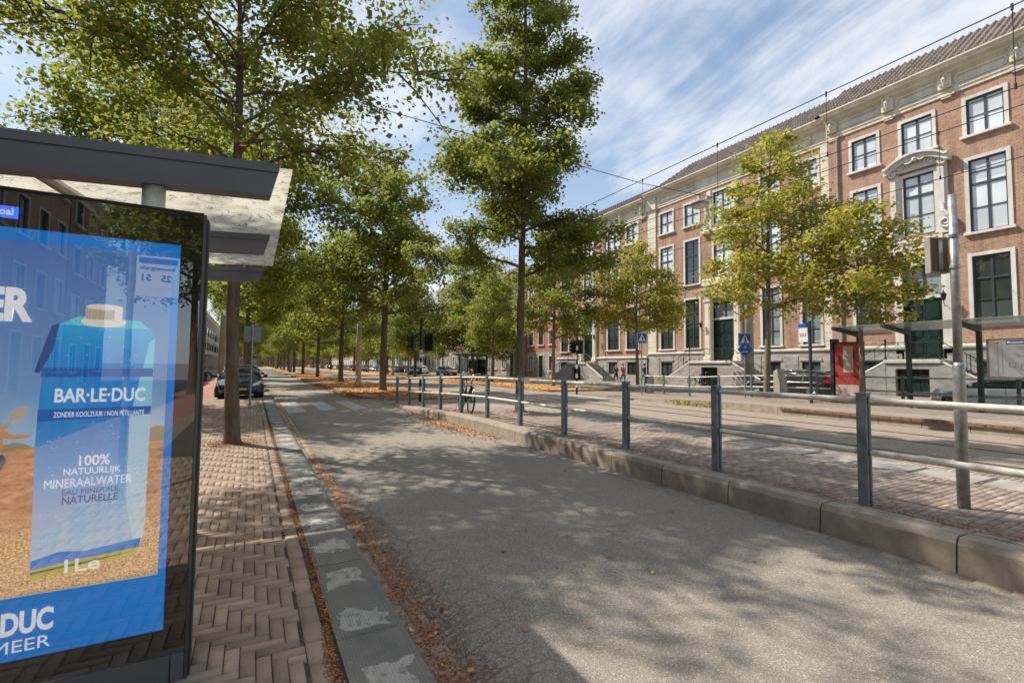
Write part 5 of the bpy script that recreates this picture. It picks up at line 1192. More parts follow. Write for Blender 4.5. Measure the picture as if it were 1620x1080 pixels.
fl = flat('stop_badge', [(-1.2,2.135),(-.868,2.135),(-.868,2.185),(-1.2,2.185)], PY+.0140, 'sign_lit', t); text('lettering', 'oal', -.925, -.883, 2.148, 2.178, YT, 'poster_white', fl, bold=.02)
mb = MB(); mb.box(PX0+.002, PX1-.002, PY-.004, PY-.001, .246, 2.244, 'clear_glass'); g = mb.build('glass', t)
# --- mirrored-stop flag behind the camera that shows in the glass
t = thing('bus_stop_sign', 'white bus stop sign on a steel pole behind the camera, seen only as a reflection', 'sign')
mb = MB(); mb.tube([(-1.16,-1.03,.12),(-1.16,-1.03,2.8)], .03, 'galvanised', 10); mb.build('pole', t)
mb = MB(); mb.box(-1.12,-.74,-1.05,-1.02,2.26,2.70,'sign_white',.004); p = mb.build('sign_plate', t); mb = MB(); mb.box(-1.10,-.76,-1.0185,-1.0175,2.62,2.68,'sign_blue'); mb.build('band', p)
text('lettering', 'Brouwersgracht', -1.09, -.78, 2.54, 2.59, -1.018, 'black_paint', p, '+Y', .01); text('lettering', '25', -.90, -.81, 2.43, 2.50, -1.018, 'black_paint', p, '+Y', .02); text('lettering', '51', -1.07, -.99, 2.43, 2.50, -1.018, 'black_paint', p, '+Y', .02)

# --- bus shelter at left
t = thing('bus_shelter', 'bus shelter with pale patterned glass roof on grey beams above the display', 'bus shelter')
def zr(x): return 2.655+.065*x
def beam(y, x1, h, th=.10):
    mb = MB(); x0 = -2.9; pts = [(x0,zr(x0)),(x1,zr(x1)),(x1-.045,zr(x1)-h),(x0,zr(x0)-h)]
    mb.add([(p[0],y,p[1]) for p in pts]+[(p[0],y+th,p[1]) for p in pts], [(3,2,1,0),(4,5,6,7),(0,1,5,4),(1,2,6,5),(2,3,7,6),(3,0,4,7)], 'shelter_grey')
    mb.add([(x0,y-.004,zr(x0)-.055),(x1-.006,y-.004,zr(x1)-.055),(x1-.006,y-.004,zr(x1)-.050),(x0,y-.004,zr(x0)-.050)], [(0,1,2,3)], 'black_paint')
    mb.build('roof_beam', t)
beam(2.9, .10, .185); beam(4.55, .10, .165); beam(6.15, .08, .16)
mb = MB(); a, b = -2.7, .17
mb.add([(a,3.02,zr(a)+.012),(b,3.02,zr(b)+.012),(b,6.1,zr(b)+.012),(a,6.1,zr(a)+.012),(a,3.02,zr(a)+.024),(b,3.02,zr(b)+.024),(b,6.1,zr(b)+.024),(a,6.1,zr(a)+.024)], [(3,2,1,0),(4,5,6,7),(0,1,5,4),(1,2,6,5),(2,3,7,6)], 'canopy_glass'); mb.build('roof_glass', t)
mb = MB(); mb.tube([(-1.10,3.1,2.56),(-.80,3.35,2.40),(-.62,3.5,2.30)], .03, 'rail_grey', 8); mb.build('strut', t)
for (x, y) in ((-.47,2.97),(-1.35,6.15)): mb = MB(); mb.tube([(x,y,.12),(x,y,zr(x)-.16)], .05, 'rail_grey', 16); mb.build('post', t, smooth='auto')
mb = MB(); mb.box(-2.72,-2.70,3.0,6.1,.5,2.3,'clear_pane'); mb.build('back_glass', t)
mb = MB(); mb.box(-2.66,-2.28,3.4,5.8,.52,.56,'dark_steel',.01); mb.box(-2.5,-2.44,3.6,3.66,.12,.52,'dark_steel'); mb.box(-2.5,-2.44,5.5,5.56,.12,.52,'dark_steel'); mb.build('bench', t)

# --- far tram shelter
def far_shelter(label, posts, X, xt, zb, zt, adY=None, board=False, scale=1, loc=None):
    t = thing('tram_shelter', label, 'tram shelter')
    for y in posts:
        mb = MB(); mb.box(X-.07, X+.07, y-.06, y+.06, zb, zt, 'dark_steel', .008); mb.build('post', t)
        mb = MB(); mb.add([(X+.07,y-.05,zt-.02),(X+.07,y-.05,zt+.14),(xt,y-.05,zt+.30),(xt,y-.05,zt+.19),(X+.07,y+.05,zt-.02),(X+.07,y+.05,zt+.14),(xt,y+.05,zt+.30),(xt,y+.05,zt+.19)], [(0,1,2,3),(7,6,5,4),(0,4,5,1),(1,5,6,2),(2,6,7,3),(3,7,4,0)], 'dark_steel'); mb.build('roof_beam', t)
    y0, y1 = min(posts)-.3, max(posts)+.15
    mb = MB(); mb.add([(X+.1,y0,zt+.145),(xt+.15,y0,zt+.29),(xt+.15,y1,zt+.29),(X+.1,y1,zt+.145),(X+.1,y0,zt+.165),(xt+.15,y0,zt+.31),(xt+.15,y1,zt+.31),(X+.1,y1,zt+.165)], [(0,1,2,3),(7,6,5,4),(0,4,5,1),(1,5,6,2),(2,6,7,3)], 'canopy_green'); mb.build('roof_glass', t)
    mb = MB(); mb.box(X+.09,X+.1,y0+.3,y1-.15,zb+.35,zt-.25,'clear_pane'); mb.build('back_glass', t)
    mb = MB(); mb.box(X-.62,X-.2,y0+.8,y1-1.6,zb+.46,zb+.50,'dark_steel',.008); mb.box(X-.4,X-.36,y0+1,y0+1.05,zb,zb+.46,'dark_steel'); mb.box(X-.4,X-.36,y1-1.9,y1-1.85,zb,zb+.46,'dark_steel'); mb.build('bench', t)
    return t
t = far_shelter('long tram shelter on the far platform with red poster panel and network map', [9.5, 7.95, 6.09, 4.2], 20.3, 18.5, .26, 2.80)
mb = MB(); mb.box(20.05, 20.15, 9.25, 10.30, .45, 2.62, 'dark_steel', .02); p = mb.build('poster_frame', t); mb = MB(); mb.box(20.15, 20.45, 10.28, 10.45, .26, 2.75, 'dark_steel'); mb.box(20.05,20.2,10.2,10.42,.26,2.75,'dark_steel'); mb.build('poster_post', t)
mb = MB(); mb.quad((20.043,9.32,.98),(20.043,10.24,.98),(20.043,10.24,2.55),(20.043,9.32,2.55),'red_paint'); mb.quad((20.043,9.32,.55),(20.043,10.24,.55),(20.043,10.24,.975),(20.043,9.32,.975),'pink_plaster')
mb.quad((20.040,9.55,1.95),(20.040,9.72,1.95),(20.040,9.72,2.3),(20.040,9.55,2.3),'black_paint'); mb.quad((20.040,9.32,1.3),(20.040,10.24,1.3),(20.040,10.24,1.28),(20.040,9.32,1.28),'black_paint'); mb.quad((20.039,9.6,1.45),(20.039,9.95,1.45),(20.039,9.95,2.45),(20.039,9.6,2.45),'pink_plaster'); mb.build('red_poster', p)
mb = MB(); mb.box(20.05,20.10,4.3,5.86,1.32,2.55,'pale_slab',.01); p = mb.build('map_frame', t); mb = MB(); mb.quad((20.045,4.36,1.38),(20.045,5.80,1.38),(20.045,5.80,2.50),(20.045,4.36,2.50),'sign_white'); rnd = random.Random(8)
mb.quad((20.041,4.36,2.37),(20.041,5.40,2.37),(20.041,5.40,2.48),(20.041,4.36,2.48),'sign_blue')
for k in range(26):
    y, z = rnd.uniform(4.45,5.35), rnd.uniform(1.75,2.3); pts = [(20.041,y,z)]
    for q in range(3): y += rnd.uniform(-.12,.12); z += rnd.uniform(-.06,.06); pts.append((20.041, min(5.4,max(4.4,y)), min(2.32,max(1.5,z))))
    mb.tube(pts, .003, rnd.choice(['grey_plate','rail_grey','grey_plate']), 3)
for (y, z, m) in ((5.35,1.68,'red_paint'),(5.1,1.62,'grey_plate'),(4.9,1.55,'grey_plate')): mb.tube([(20.041,y,z),(20.041,y-.13,z),(20.041,y-.13,z+.13),(20.041,y,z+.13),(20.041,y,z)], .006, m, 3)
for y in (5.5, 5.6): mb.box(20.040,20.043,y,y+.006,1.45,2.4,'grey_plate')
mb.box(20.040,20.043,5.58,5.62,2.40,2.44,'red_paint'); mb.build('network_map', p); text('lettering', 'Brouwersgracht', 4.75, 5.38, 2.385, 2.455, 20.040, 'poster_white', p, '-X', .02)
far_shelter('small distant tram shelter with red panel and waiting people, beyond the platform tree', [44.5, 42.2, 40.0], 19.2, 17.6, .1, 2.45)
t = thing('stop_flag', 'bus stop flag with a white timetable on a dark pole left of the far shelter', 'sign', (18.75, 10.45, .26))
mb = MB(); mb.tube([(0,0,0),(0,0,3.15)], .055, 'dark_steel', 12); mb.build('pole', t)
mb = MB(); mb.box(-.02,.02,.07,.42,2.35,2.90,'sign_white',.005); p = mb.build('timetable', t); mb = MB(); mb.box(-.03,.03,.07,.42,2.91,3.06,'sign_blue',.005)
for k in range(4): mb.box(-.024,-.021,.13+.07*k,.16+.07*k,2.55,2.68,'red_paint')
mb.build('flag_head', t)

# --- pedestrian crossing signs
def crossing_sign(label, x, y, z0, ztop, rz=0, diamond=False, w=.62):
    t = thing('crossing_sign', label, 'road sign', (x, y, z0), rz)
    mb = MB(); mb.tube([(0,0,0),(0,0,ztop-.02)], .035, 'galvanised', 10); mb.build('pole', t)
    zc = ztop-w/2; h = w/2; mb = MB(); mb.box(-h, h, -.055, -.04, zc-h, zc+h, 'sign_blue', .004); p = mb.build('sign_plate', t)
    mb = MB()
    def f2(pts, m, y): mb.add([(a*w, y, zc+b*w) for a, b in pts], [tuple(range(len(pts)))], m)
    f2([(-.47,-.47),(.47,-.47),(.47,-.44),(-.47,-.44)], 'sign_white', -.0565); f2([(-.47,.44),(.47,.44),(.47,.47),(-.47,.47)], 'sign_white', -.0565); f2([(-.47,-.44),(-.44,-.44),(-.44,.44),(-.47,.44)], 'sign_white', -.0565); f2([(.44,-.44),(.47,-.44),(.47,.44),(.44,.44)], 'sign_white', -.0565)
    f2([(-.36,-.30),(.36,-.30),(0,.36)], 'sign_white', -.057)
    f2([(-.06,-.27),(-.01,-.27),(.04,-.10),(.10,-.27),(.15,-.27),(.08,0),(.05,.07),(.12,-.02),(.14,0),(.05,.12),(-.03,.12),(-.10,0),(-.08,-.02),(-.02,.06),(-.02,-.06)], 'black_paint', -.0585)
    f2([(.04*math.cos(k*.785)+.01, .165+.04*math.sin(k*.785)) for k in range(8)], 'black_paint', -.0585)
    for k in range(4): f2([(-.28+k*.16,-.285),(-.20+k*.16,-.285),(-.19+k*.16,-.25),(-.27+k*.16,-.25)], 'black_paint', -.058)
    mb.build('pictogram', p)
    if diamond:
        zc2 = zc-h-.16; q = .36; mb = MB(); mb.add([(0,-.075,zc2-q),(q,-.075,zc2),(0,-.075,zc2+q),(-q,-.075,zc2),(0,-.06,zc2-q),(q,-.06,zc2),(0,-.06,zc2+q),(-q,-.06,zc2)], [(0,1,2,3),(7,6,5,4),(0,4,5,1),(1,5,6,2),(2,6,7,3),(3,7,4,0)], 'sign_blue')
        mb.add([(-.05,-.0765,zc2+.1),(.05,-.0765,zc2+.08),(0,-.0765,zc2+.18)], [(0,1,2)], 'sign_white'); mb.add([(-.12,-.0765,zc2-.12),(.12,-.0765,zc2-.12),(.12,-.0765,zc2-.09),(-.12,-.0765,zc2-.09)], [(0,1,2,3)], 'sign_white'); mb.build('diamond_plate', t)
    return t
crossing_sign('blue and white zebra crossing sign in front of the small yellow tipped tree', 19.2, 19.9, .02, 3.5, R_(-20))
crossing_sign('blue zebra crossing sign with a blue diamond plate below it, beside the big yellowing tree', 20.0, 14.1, .2, 3.0, R_(-30), True, .6)
# sign seen from behind, left pavement
t = thing('road_sign', 'grey back of a square sign on a slim pole just right of the first tree', 'road sign', (-.02, 17.2, .12))
mb = MB(); mb.tube([(0,0,0),(0,0,2.62)], .032, 'galvanised', 10); mb.build('pole', t); mb = MB(); mb.box(-.24,.24,.04,.055,2.12,2.62,'grey_plate',.012); mb.box(-.25,.25,.056,.062,2.11,2.63,'sign_blue'); mb.box(-.10,.10,-.02,.04,2.2,2.22,'galvanised'); mb.box(-.10,.10,-.02,.04,2.5,2.52,'galvanised'); mb.build('sign_plate', t)

# --- signal posts
def signal(label, x, y, zt, zh, rz=0, green=False):
    t = thing('traffic_light', label, 'traffic light', (x, y, .02), rz); mb = MB(); mb.tube([(0,0,0),(0,0,zt)], .055, 'black_paint', 12)
    n = int(zh/.26)
    for k in range(1, n, 2): mb.tube([(0,0,.13+k*.26),(0,0,.13+k*.26+.24)], .0575, 'white_paint', 12)
    mb.build('pole', t)
    for s_ in (-1, 1):
        mb = MB(); o = 0; mb.box(-.11, .11, -.02, .10, -.30, .30, 'black_paint', .01); mb.box(-.20, .20, .10, .115, -.38, .38, 'black_paint', .004)
        for k in (-.19, 0, .19): mb.tube([(0,.11,k),(0,.30,k-.02)], [.085,.075], 'black_paint', 10, caps=False); mb.tube([(0,.112,k),(0,.118,k)], .075, 'dark_steel', 10)
        mb.xf(Matrix.Translation((s_*.34, 0, zh+.05)) @ Matrix.Rotation(R_(-s_*68), 4, 'Z') @ Matrix.Rotation(R_(90 if False else 0), 4, 'Y')); h = mb.build('signal_head', t)
        mb = MB(); mb.tube([(0,0,zh+.1),(s_*.3,0,zh+.1)], .02, 'black_paint', 6); mb.tube([(0,0,zh-.1),(s_*.3,0,zh-.1)], .02, 'black_paint', 6); mb.build('bracket', t)
    mb = MB(); mb.box(-.17, .17, -.08, -.06, zh-.68, zh-.42, 'pane_green' if green else 'grey_plate', .01)
    for k in range(3): mb.box(-.11+k*.08, -.05+k*.08, -.084, -.081, zh-.60, zh-.50, 'sign_white')
    mb.build('number_plate', t); return t
plain('pane_green', (.02,.22,.18), .4)
signal('black and white banded signal post with dark heads behind the far end of the railing', 6.33, 19.7, 3.55, 2.50, R_(20))
signal('banded signal post with a green number plate in front of the far mansion portal', 15.9, 21.5, 3.35, 2.60, R_(30), True)

# --- tram masts (short concrete poles)
def mast(label, x, y, h, r, loc0=.1, group='concrete tram masts'):
    t = thing('tram_mast', label, 'mast', (x, y, loc0), 0, group); mb = MB(); mb.tube([(0,0,.75),(0,0,h-.12),(0,0,h)], [r*1.05, r*.86, r*.5], 'concrete_pole', 16); mb.build('shaft', t, smooth='auto')
    mb = MB(); mb.tube([(0,0,0),(0,0,.752)], r*1.09, 'stone_grey', 16); mb.build('base', t, smooth='auto'); mb = MB(); mb.tube([(-r*.5,0,h-.02),(-r*.5,0,h+.12)], .05, 'galvanised', 8); mb.build('cap', t); return t
mast('thick pale concrete mast on the leafy median near the crossing', 5.9, 31.0, 4.1, .17)
mast('pale concrete mast beside the cycle path, left of the first tree', -1.75, 36, 4.6, .19)
mast('second concrete mast along the median strip', 5.9, 92, 6, .26); mast('third concrete mast along the median strip', 5.9, 150, 6, .26)
mast('slender pale mast among the trees beyond the tracks', 17.2, 66, 7.0, .2)
t = mast('tall green grey mast rising behind the crossing sign with the diamond', 28.3, 19.6, 9.5, .26)
# --- litter bin, silo post, black bollard by the far trees
t = thing('litter_bin', 'grey ribbed litter bin at the end of the far railing', 'litter bin', (21.2, 21.3, .02)); mb = MB(); mb.lathe([(.20,0),(.20,.03),(.24,.06),(.25,.85),(.22,.90)], (0,0,0), 'pale_slab', 18)
for k in range(18): a = k*.349; mb.box(.25*math.cos(a)-.01,.25*math.cos(a)+.01,.25*math.sin(a)-.01,.25*math.sin(a)+.01,.1,.82,'stone_grey')
mb.build('body', t); mb = MB(); mb.lathe([(.26,.95),(.28,.97),(.26,1.06),(.10,1.10)], (0,0,0), 'dark_steel', 18); mb.tube([(.2,0,.9),(.2,0,.96)], .02, 'dark_steel', 6); mb.tube([(-.2,0,.9),(-.2,0,.96)], .02, 'dark_steel', 6); mb.build('lid', t)
t = thing('ticket_post', 'beige concrete post marked 7 between the big yellowing tree and the black wagon', 'post', (21.0, 13.05, .1)); mb = MB(); mb.prism([(-.22,0),(.22,0),(.22,1.35),(.05,1.45),(-.12,1.45),(-.14,1.2),(-.22,.9)], 'x', -.16, .16, 'beige_post'); mb.build('body', t); text('lettering', '7', .02, .14, 1.26, 1.40, -.163, 'white_paint', t, '-X', .03)

# --- overhead wires
WIRES = [(10.0, 7.12, 5.84, 3.2), (13.0, 6.74, 5.72, 3.4)]
for X, zm, zc, sp in WIRES:
    for z, r, nm in ((zm,.011,'messenger wire, the upper cable'),(zc,.009,'contact wire, the lower cable')):
        t = thing('tram_wire', nm+(' over the nearer track' if X == 10.0 else ' over the farther track'), 'cable', (X, 0, z)); mb = MB(); mb.tube([(0,-25,0),(0,60,0),(0,200,0)], r, 'iron_black', 5); mb.build('wire', t)
ys_d = [-2.8, 0, 2.47, 5.15, 7.71, 10.3, 13, 15.8, 18.6, 21.4]
d0 = None
for X, zm, zc, sp in WIRES:
    for i, y in enumerate(ys_d):
        y2 = y + (0 if X == 10.0 else 1.95)
        if d0 is None:
            mb = MB(); mb.tube([(0,0,0),(0,0,-1.0)], .006, 'iron_black', 4); mb.tube([(0,0,.03),(0,0,-.05)], .018, 'iron_black', 6); mb.tube([(0,0,-1.02),(0,0,-.95)], .018, 'iron_black', 6)
            d0 = mb.build('wire_dropper'); d = d0
        else: d = d0.copy(); COL.objects.link(d)
        d.location = (X, y2, zm); d.scale = (1, 1, zm-zc)
        tag(d, ('dropper hanging from the nearer tram cable, ' if X == 10.0 else 'dropper hanging from the farther tram cable, ')+['behind the camera, first','behind the camera, second','above the right edge of the view','over the roof of the nearest wing','above the brick pier of the wing','where the span wire meets it','just right of the platform tree','beside the platform tree','hidden by the platform tree crown','farthest along'][i], 'wire dropper', 'droppers on the tram cables')
t = thing('span_wire', 'cross wire running from the left houses over the street to the mansion', 'cable', (0, 10.3, 7.0)); mb = MB(); mb.tube([(-9.2,0,.55),(2.8,0,.15),(6.2,0,.08),(10,0,.01),(12.3,0,.12),(20,0,.45),(32.6,0,1.2)], .010, 'iron_black', 5)
mb.tube([(7.0,0,.09),(7.5,0,.08)], .03, 'iron_black', 6); mb.tube([(5.4,0,.11),(5.7,0,.10)], .03, 'iron_black', 6); mb.build('wire', t)
t = thing('hanging_street_lamp', 'round flat street lamp hanging from the cross wire before the mansion', 'street lamp', (12.45, 10.3, 6.78)); mb = MB(); mb.lathe([(.02,.32),(.05,.28),(.05,.20),(.16,.15),(.29,.06),(.30,.02),(.27,.0)], (0,0,0), 'pale_slab', 24); mb.build('housing', t, smooth='auto'); mb = MB(); mb.lathe([(.26,.0),(.24,-.05),(.14,-.09),(.0,-.10)], (0,0,0), 'rail_grey', 24); mb.build('lens', t, smooth='auto')

# ================================================================== VEHICLES
def loft(mb, rings, mat, close=True, caps=True):
    n = len(rings[0]); vs = [p for r in rings for p in r]; fs = []
    for i in range(len(rings)-1):
        for k in range(n if close else n-1): fs.append((i*n+k, i*n+(k+1)%n, (i+1)*n+(k+1)%n, (i+1)*n+k))
    if caps: fs.append(tuple(range(n-1,-1,-1))); fs.append(tuple((len(rings)-1)*n+k for k in range(n)))
    return mb.add(vs, fs, mat)
def smoothmod(o, lv=2):
    m = o.modifiers.new('subdivision', 'SUBSURF'); m.levels = lv; m.render_levels = lv; return o
def make_car(name, label, paint, loc, rz, L=4.3, Wd=1.76, H=1.46, style='hatch', group=None, plate=True, rear_red=False, base_z=None):
    """front points along +Y"""
    t = thing(name, label, 'car', loc, rz, group); h = L/2; w = Wd/2
    # (y, half width, sill z, shoulder z, centre z)
    st = {'hatch': [(-h,.72,.42,.78,.80),(-h+.10,.90,.26,.90,.95),(-h+.45,.97,.20,.95,1.0),(-h*.45,1.0,.18,.94,.98),(0,1.0,.18,.93,.96),(h*.38,1.0,.18,.91,.98),(h*.52,.99,.19,.89,.97),(h*.72,.96,.20,.82,.90),(h*.90,.88,.22,.70,.78),(h-.04,.74,.28,.60,.66),(h,.60,.34,.52,.55)],
          'sedan': [(-h,.74,.42,.80,.84),(-h+.08,.88,.28,.92,.97),(-h+.5,.97,.21,.96,1.0),(-h*.45,1.0,.18,.93,.96),(0,1.0,.18,.91,.94),(h*.35,1.0,.18,.89,.95),(h*.48,.99,.19,.88,.95),(h*.72,.96,.20,.80,.87),(h*.90,.88,.22,.70,.76),(h-.04,.74,.28,.60,.64),(h,.60,.34,.52,.55)]}['hatch' if style != 'sedan' else 'sedan']
    rings = []
    for y, k, zs, zt, zc in st:
        W_ = w*k; rings.append([(-W_*.90,y,zs),(-W_,y,zs+.14),(-W_*1.0,y,(zs+zt)/2+.02),(-W_*.985,y,zt-.05),(-W_*.86,y,zt+.015),(-W_*.45,y,zc),(W_*.45,y,zc),(W_*.86,y,zt+.015),(W_*.985,y,zt-.05),(W_,y,(zs+zt)/2+.02),(W_,y,zs+.14),(W_*.90,y,zs)])
    mb = MB(); loft(mb, rings, paint); b = mb.build('body', t, smooth=True); smoothmod(b, 2)
    # greenhouse: glass volume plus roof and pillars in paint
    gh = {'hatch': [(-h+.22,.78,.98,.98),(-h+.60,.80,H-.16,H-.10),(-h+1.0,.80,H-.06,H-.01),(-.2,.80,H-.03,H+.01),(h*.12,.79,H-.07,H-.02),(h*.27,.76,H-.2,H-.16),(h*.56,.80,.955,.965)],
          'wagon': [(-h+.12,.80,1.0,1.0),(-h+.42,.80,H-.12,H-.07),(-h+.9,.80,H-.04,H),(-.2,.80,H-.02,H+.01),(h*.10,.79,H-.06,H-.01),(h*.25,.76,H-.2,H-.15),(h*.54,.80,.955,.965)],
          'sedan': [(-h+.55,.78,.985,.99),(-h*.50,.76,H-.16,H-.12),(-h*.30,.78,H-.05,H-.01),(-.1,.79,H-.03,H),(h*.12,.77,H-.08,H-.04),(h*.25,.74,H-.2,H-.16),(h*.52,.80,.935,.945)]}[style]
    rings = []; roof = []
    for i, (y, k, ze, zc) in enumerate(gh):
        zb = .88; W0 = w*.93; W1 = w*k*.93
        if i in (0, len(gh)-1): rings.append([(-W0,y,zb),(-W0*.97,y,ze),(-W0*.5,y,zc),(W0*.5,y,zc),(W0*.97,y,ze),(W0,y,zb)])
        else: rings.append([(-W0,y,zb),(-W1,y,ze-.03),(-W1*.62,y,zc),(W1*.62,y,zc),(W1,y,ze-.03),(W0,y,zb)])
    mb = MB(); loft(mb, rings, 'car_glass'); g = mb.build('windows', t, smooth='auto')
    mb = MB(); top = rings[1:-1]; up = .012
    rr = [[(p[0],p[1],p[2]+up) for p in r[1:5]] for r in top[:-1]]; loft(mb, rr, paint, close=False, caps=False)
    rr2 = [[(p[0]*1.0,p[1],p[2]+up) for p in r[1:5]] for r in top[:-1]]
    for s_ in (1, 4):
        sx = -1 if s_ == 1 else 1
        path = [tuple(r[s_]) for r in rings]; mb.tube([(p[0]+sx*.008,p[1],p[2]+.008) for p in path], .030, paint, 6)
        for yy, kk in ((-.05, 0), (-h*.48 if style != 'wagon' else -h*.42, 0)):
            zt = H-.06; mb.add([(sx*w*.745,yy-.04,zt),(sx*w*.745,yy+.04,zt),(sx*w*.935,yy+.05,.90),(sx*w*.935,yy-.05,.90)], [(0,1,2,3)], paint if kk else 'black_paint')
    mb.build('roof', t, smooth=True)
    for fy in (h*.64, -h*.62):
        for sx in (-1, 1):
            r = .315; mb = MB(); c = sx*(w-.11)
            mb.tube([(sx*(w-.35),fy,r),(sx*(w+.006),fy,r)], r+.055, 'black_paint', 26)
            o = MB(); o.tube([(sx*(w-.20),fy,r),(sx*(w+.000),fy,r),(sx*(w+.022),fy,r)], [r,r,r*.92], 'rubber', 26)
            wl = o.build('wheel', t, smooth='auto')
            q = MB(); q.tube([(sx*(w+.012),fy,r),(sx*(w+.026),fy,r)], r*.70, 'dark_steel', 22)
            for k in range(5):
                a = k*2*math.pi/5+.3; q.tube([(sx*(w+.030),fy,r),(sx*(w+.030),fy+r*.64*math.cos(a),r+r*.64*math.sin(a))], [.04,.028], 'chrome', 5)
            n_ = 22; q.tube([(sx*(w+.028),fy+r*.67*math.cos(k*2*math.pi/n_),r+r*.67*math.sin(k*2*math.pi/n_)) for k in range(n_+1)], .016, 'chrome', 5); q.build('rim', wl)
            mb.build('wheel_arch', t)
    for sx in (-1, 1):
        mb = MB(); v = [(sx*w*.55,h-.045,.60),(sx*w*.80,h-.16,.66),(sx*w*.93,h-.42,.76),(sx*w*.90,h-.40,.84),(sx*w*.72,h-.24,.78),(sx*w*.52,h-.10,.70)]
        vs = v+[(p[0]*1.02,p[1]+.035,p[2]) for p in v]; mb.add(vs, [(6,7,8,9,10,11)]+[(i,(i+1)%6,6+(i+1)%6,6+i) for i in range(6)], 'headlamp'); mb.build('headlight', t)
        mb = MB(); y = -h
        if rear_red: v = [(sx*w*.60,y+.03,.86),(sx*w*.92,y+.12,.84),(sx*w*.98,y+.38,.92),(sx*w*.90,y+.22,1.02),(sx*w*.80,y+.30,H-.18),(sx*w*.70,y+.24,H-.20),(sx*w*.74,y+.10,1.02),(sx*w*.58,y+.04,.98)]
        else: v = [(sx*w*.58,y+.02,.74),(sx*w*.86,y+.08,.74),(sx*w*.97,y+.22,.80),(sx*w*.96,y+.24,.92),(sx*w*.82,y+.10,.92),(sx*w*.58,y+.05,.92)]
        n_ = len(v); vs = v+[(p[0]*1.03,p[1]-.04,p[2]) for p in v]; mb.add(vs, [tuple(range(n_, 2*n_))]+[(i,(i+1)%n_,n_+(i+1)%n_,n_+i) for i in range(n_)], 'tail_red'); mb.build('taillight', t)
        mb = MB(); mb.tube([(sx*(w-.03),h*.40,.95),(sx*(w+.06),h*.40,.99),(sx*(w+.17),h*.39,1.0)], [.02,.07,.06], 'black_paint' if paint != 'car_white' else paint, 8); mb.build('mirror', t)
        mb = MB(); X = sx*(w+.004)
        for yy in (h*.30, -.05, -h*.40): mb.box(X-.004*sx, X+.001*sx, yy-.006, yy+.006, .36, .90, 'black_paint')
        for yy in (.12, -.72): mb.box(X, X+.022*sx, yy-.0, yy+.18, .80, .825, paint, .004)
        mb.build('door_trim', t)
    mb = MB(); mb.box(-w*.55, w*.55, h-.07, h+.012, .30, .42, 'black_paint', .02); mb.box(-w*.42, w*.42, h-.08, h+.006, .56, .64, 'black_paint', .02); mb.box(-.26, .26, h, h+.022, .43, .53, 'plate_yellow', .004); mb.build('grille', t)
    mb = MB(); mb.box(-.26, .26, -h-.03, -h+.02, .60, .71, 'plate_yellow', .004); mb.build('number_plate', t); return t
plain('headlamp', (.55,.58,.60), .12, .3); plain('tail_red', (.42,.012,.010), .25); plain('plate_yellow', (.60,.42,.03), .5)
navy = make_car('parked_car', 'dark navy hatchback with yellow plate facing us in the left bay behind the first tree', 'car_navy', (-.43, 25.05, 0), math.pi)
wagon = make_car('parked_car', 'black wagon with tall red tail lights parked behind the far platform railing', 'car_black', (25.5, 15.15, .02), 0, L=4.75, Wd=1.86, H=1.50, style='wagon', rear_red=True)
white = make_car('parked_car', 'white saloon parked behind the network map at the right edge', 'car_white', (25.5, 6.75, .02), 0, L=4.6, Wd=1.82, H=1.45, style='sedan')
bluec = make_car('parked_car', 'small teal blue hatchback far off under the trees by the signal post', 'car_blue', (24.0, 77.6, .02), math.pi*.86, L=3.7, Wd=1.66, H=1.48)
champ = make_car('parked_car', 'pale champagne saloon right of the small blue hatchback', 'car_champagne', (27.2, 71.5, .02), math.pi*1.06, L=4.5, style='sedan')
green = make_car('parked_car', 'dark green low saloon beyond the tracks, seen beside the second median tree', 'car_green', (22.4, 113, .02), math.pi, L=4.5, style='sedan', H=1.38)
red = make_car('parked_car', 'dark red hatchback left of the dark green saloon', 'car_red', (22.6, 124, .02), math.pi)
silver = make_car('parked_car', 'silver hatchback parked second in the left bay behind the navy one', 'car_silver', (-.43, 31.6, 0), math.pi, group='cars parked in the left bay')
pool = [navy, white, silver, wagon, champ, red]
for i, y in enumerate((38.5, 43.6, 50, 55, 62, 67, 76, 81, 90, 95, 106, 112)):
    c = dup(pool[(i*5+1)%6], (-.43, y, 0), math.pi, 'car number %s along the left bay, mostly hidden behind the nearer ones' % ['three','four','five','six','seven','eight','nine','ten','eleven','twelve','thirteen','fourteen'][i]); c['group'] = 'cars parked in the left bay'
k = 0; words = 'first second third fourth fifth sixth seventh eighth ninth tenth eleventh twelfth thirteenth fourteenth fifteenth sixteenth seventeenth eighteenth nineteenth twentieth'.split()
for X, y0, nm in ((27.0, 84, 'along the far kerb before the pilastered building'), (22.3, 132, 'beside the trees beyond the tracks')):
    for i in range(18):
        y = y0+i*6.1
        c = dup(pool[(k*7+i*3+1)%6], (X, y, .02), math.pi*(i%2), words[i]+' small distant car '+nm); c['group'] = 'distant cars beyond the tracks'; k += 1

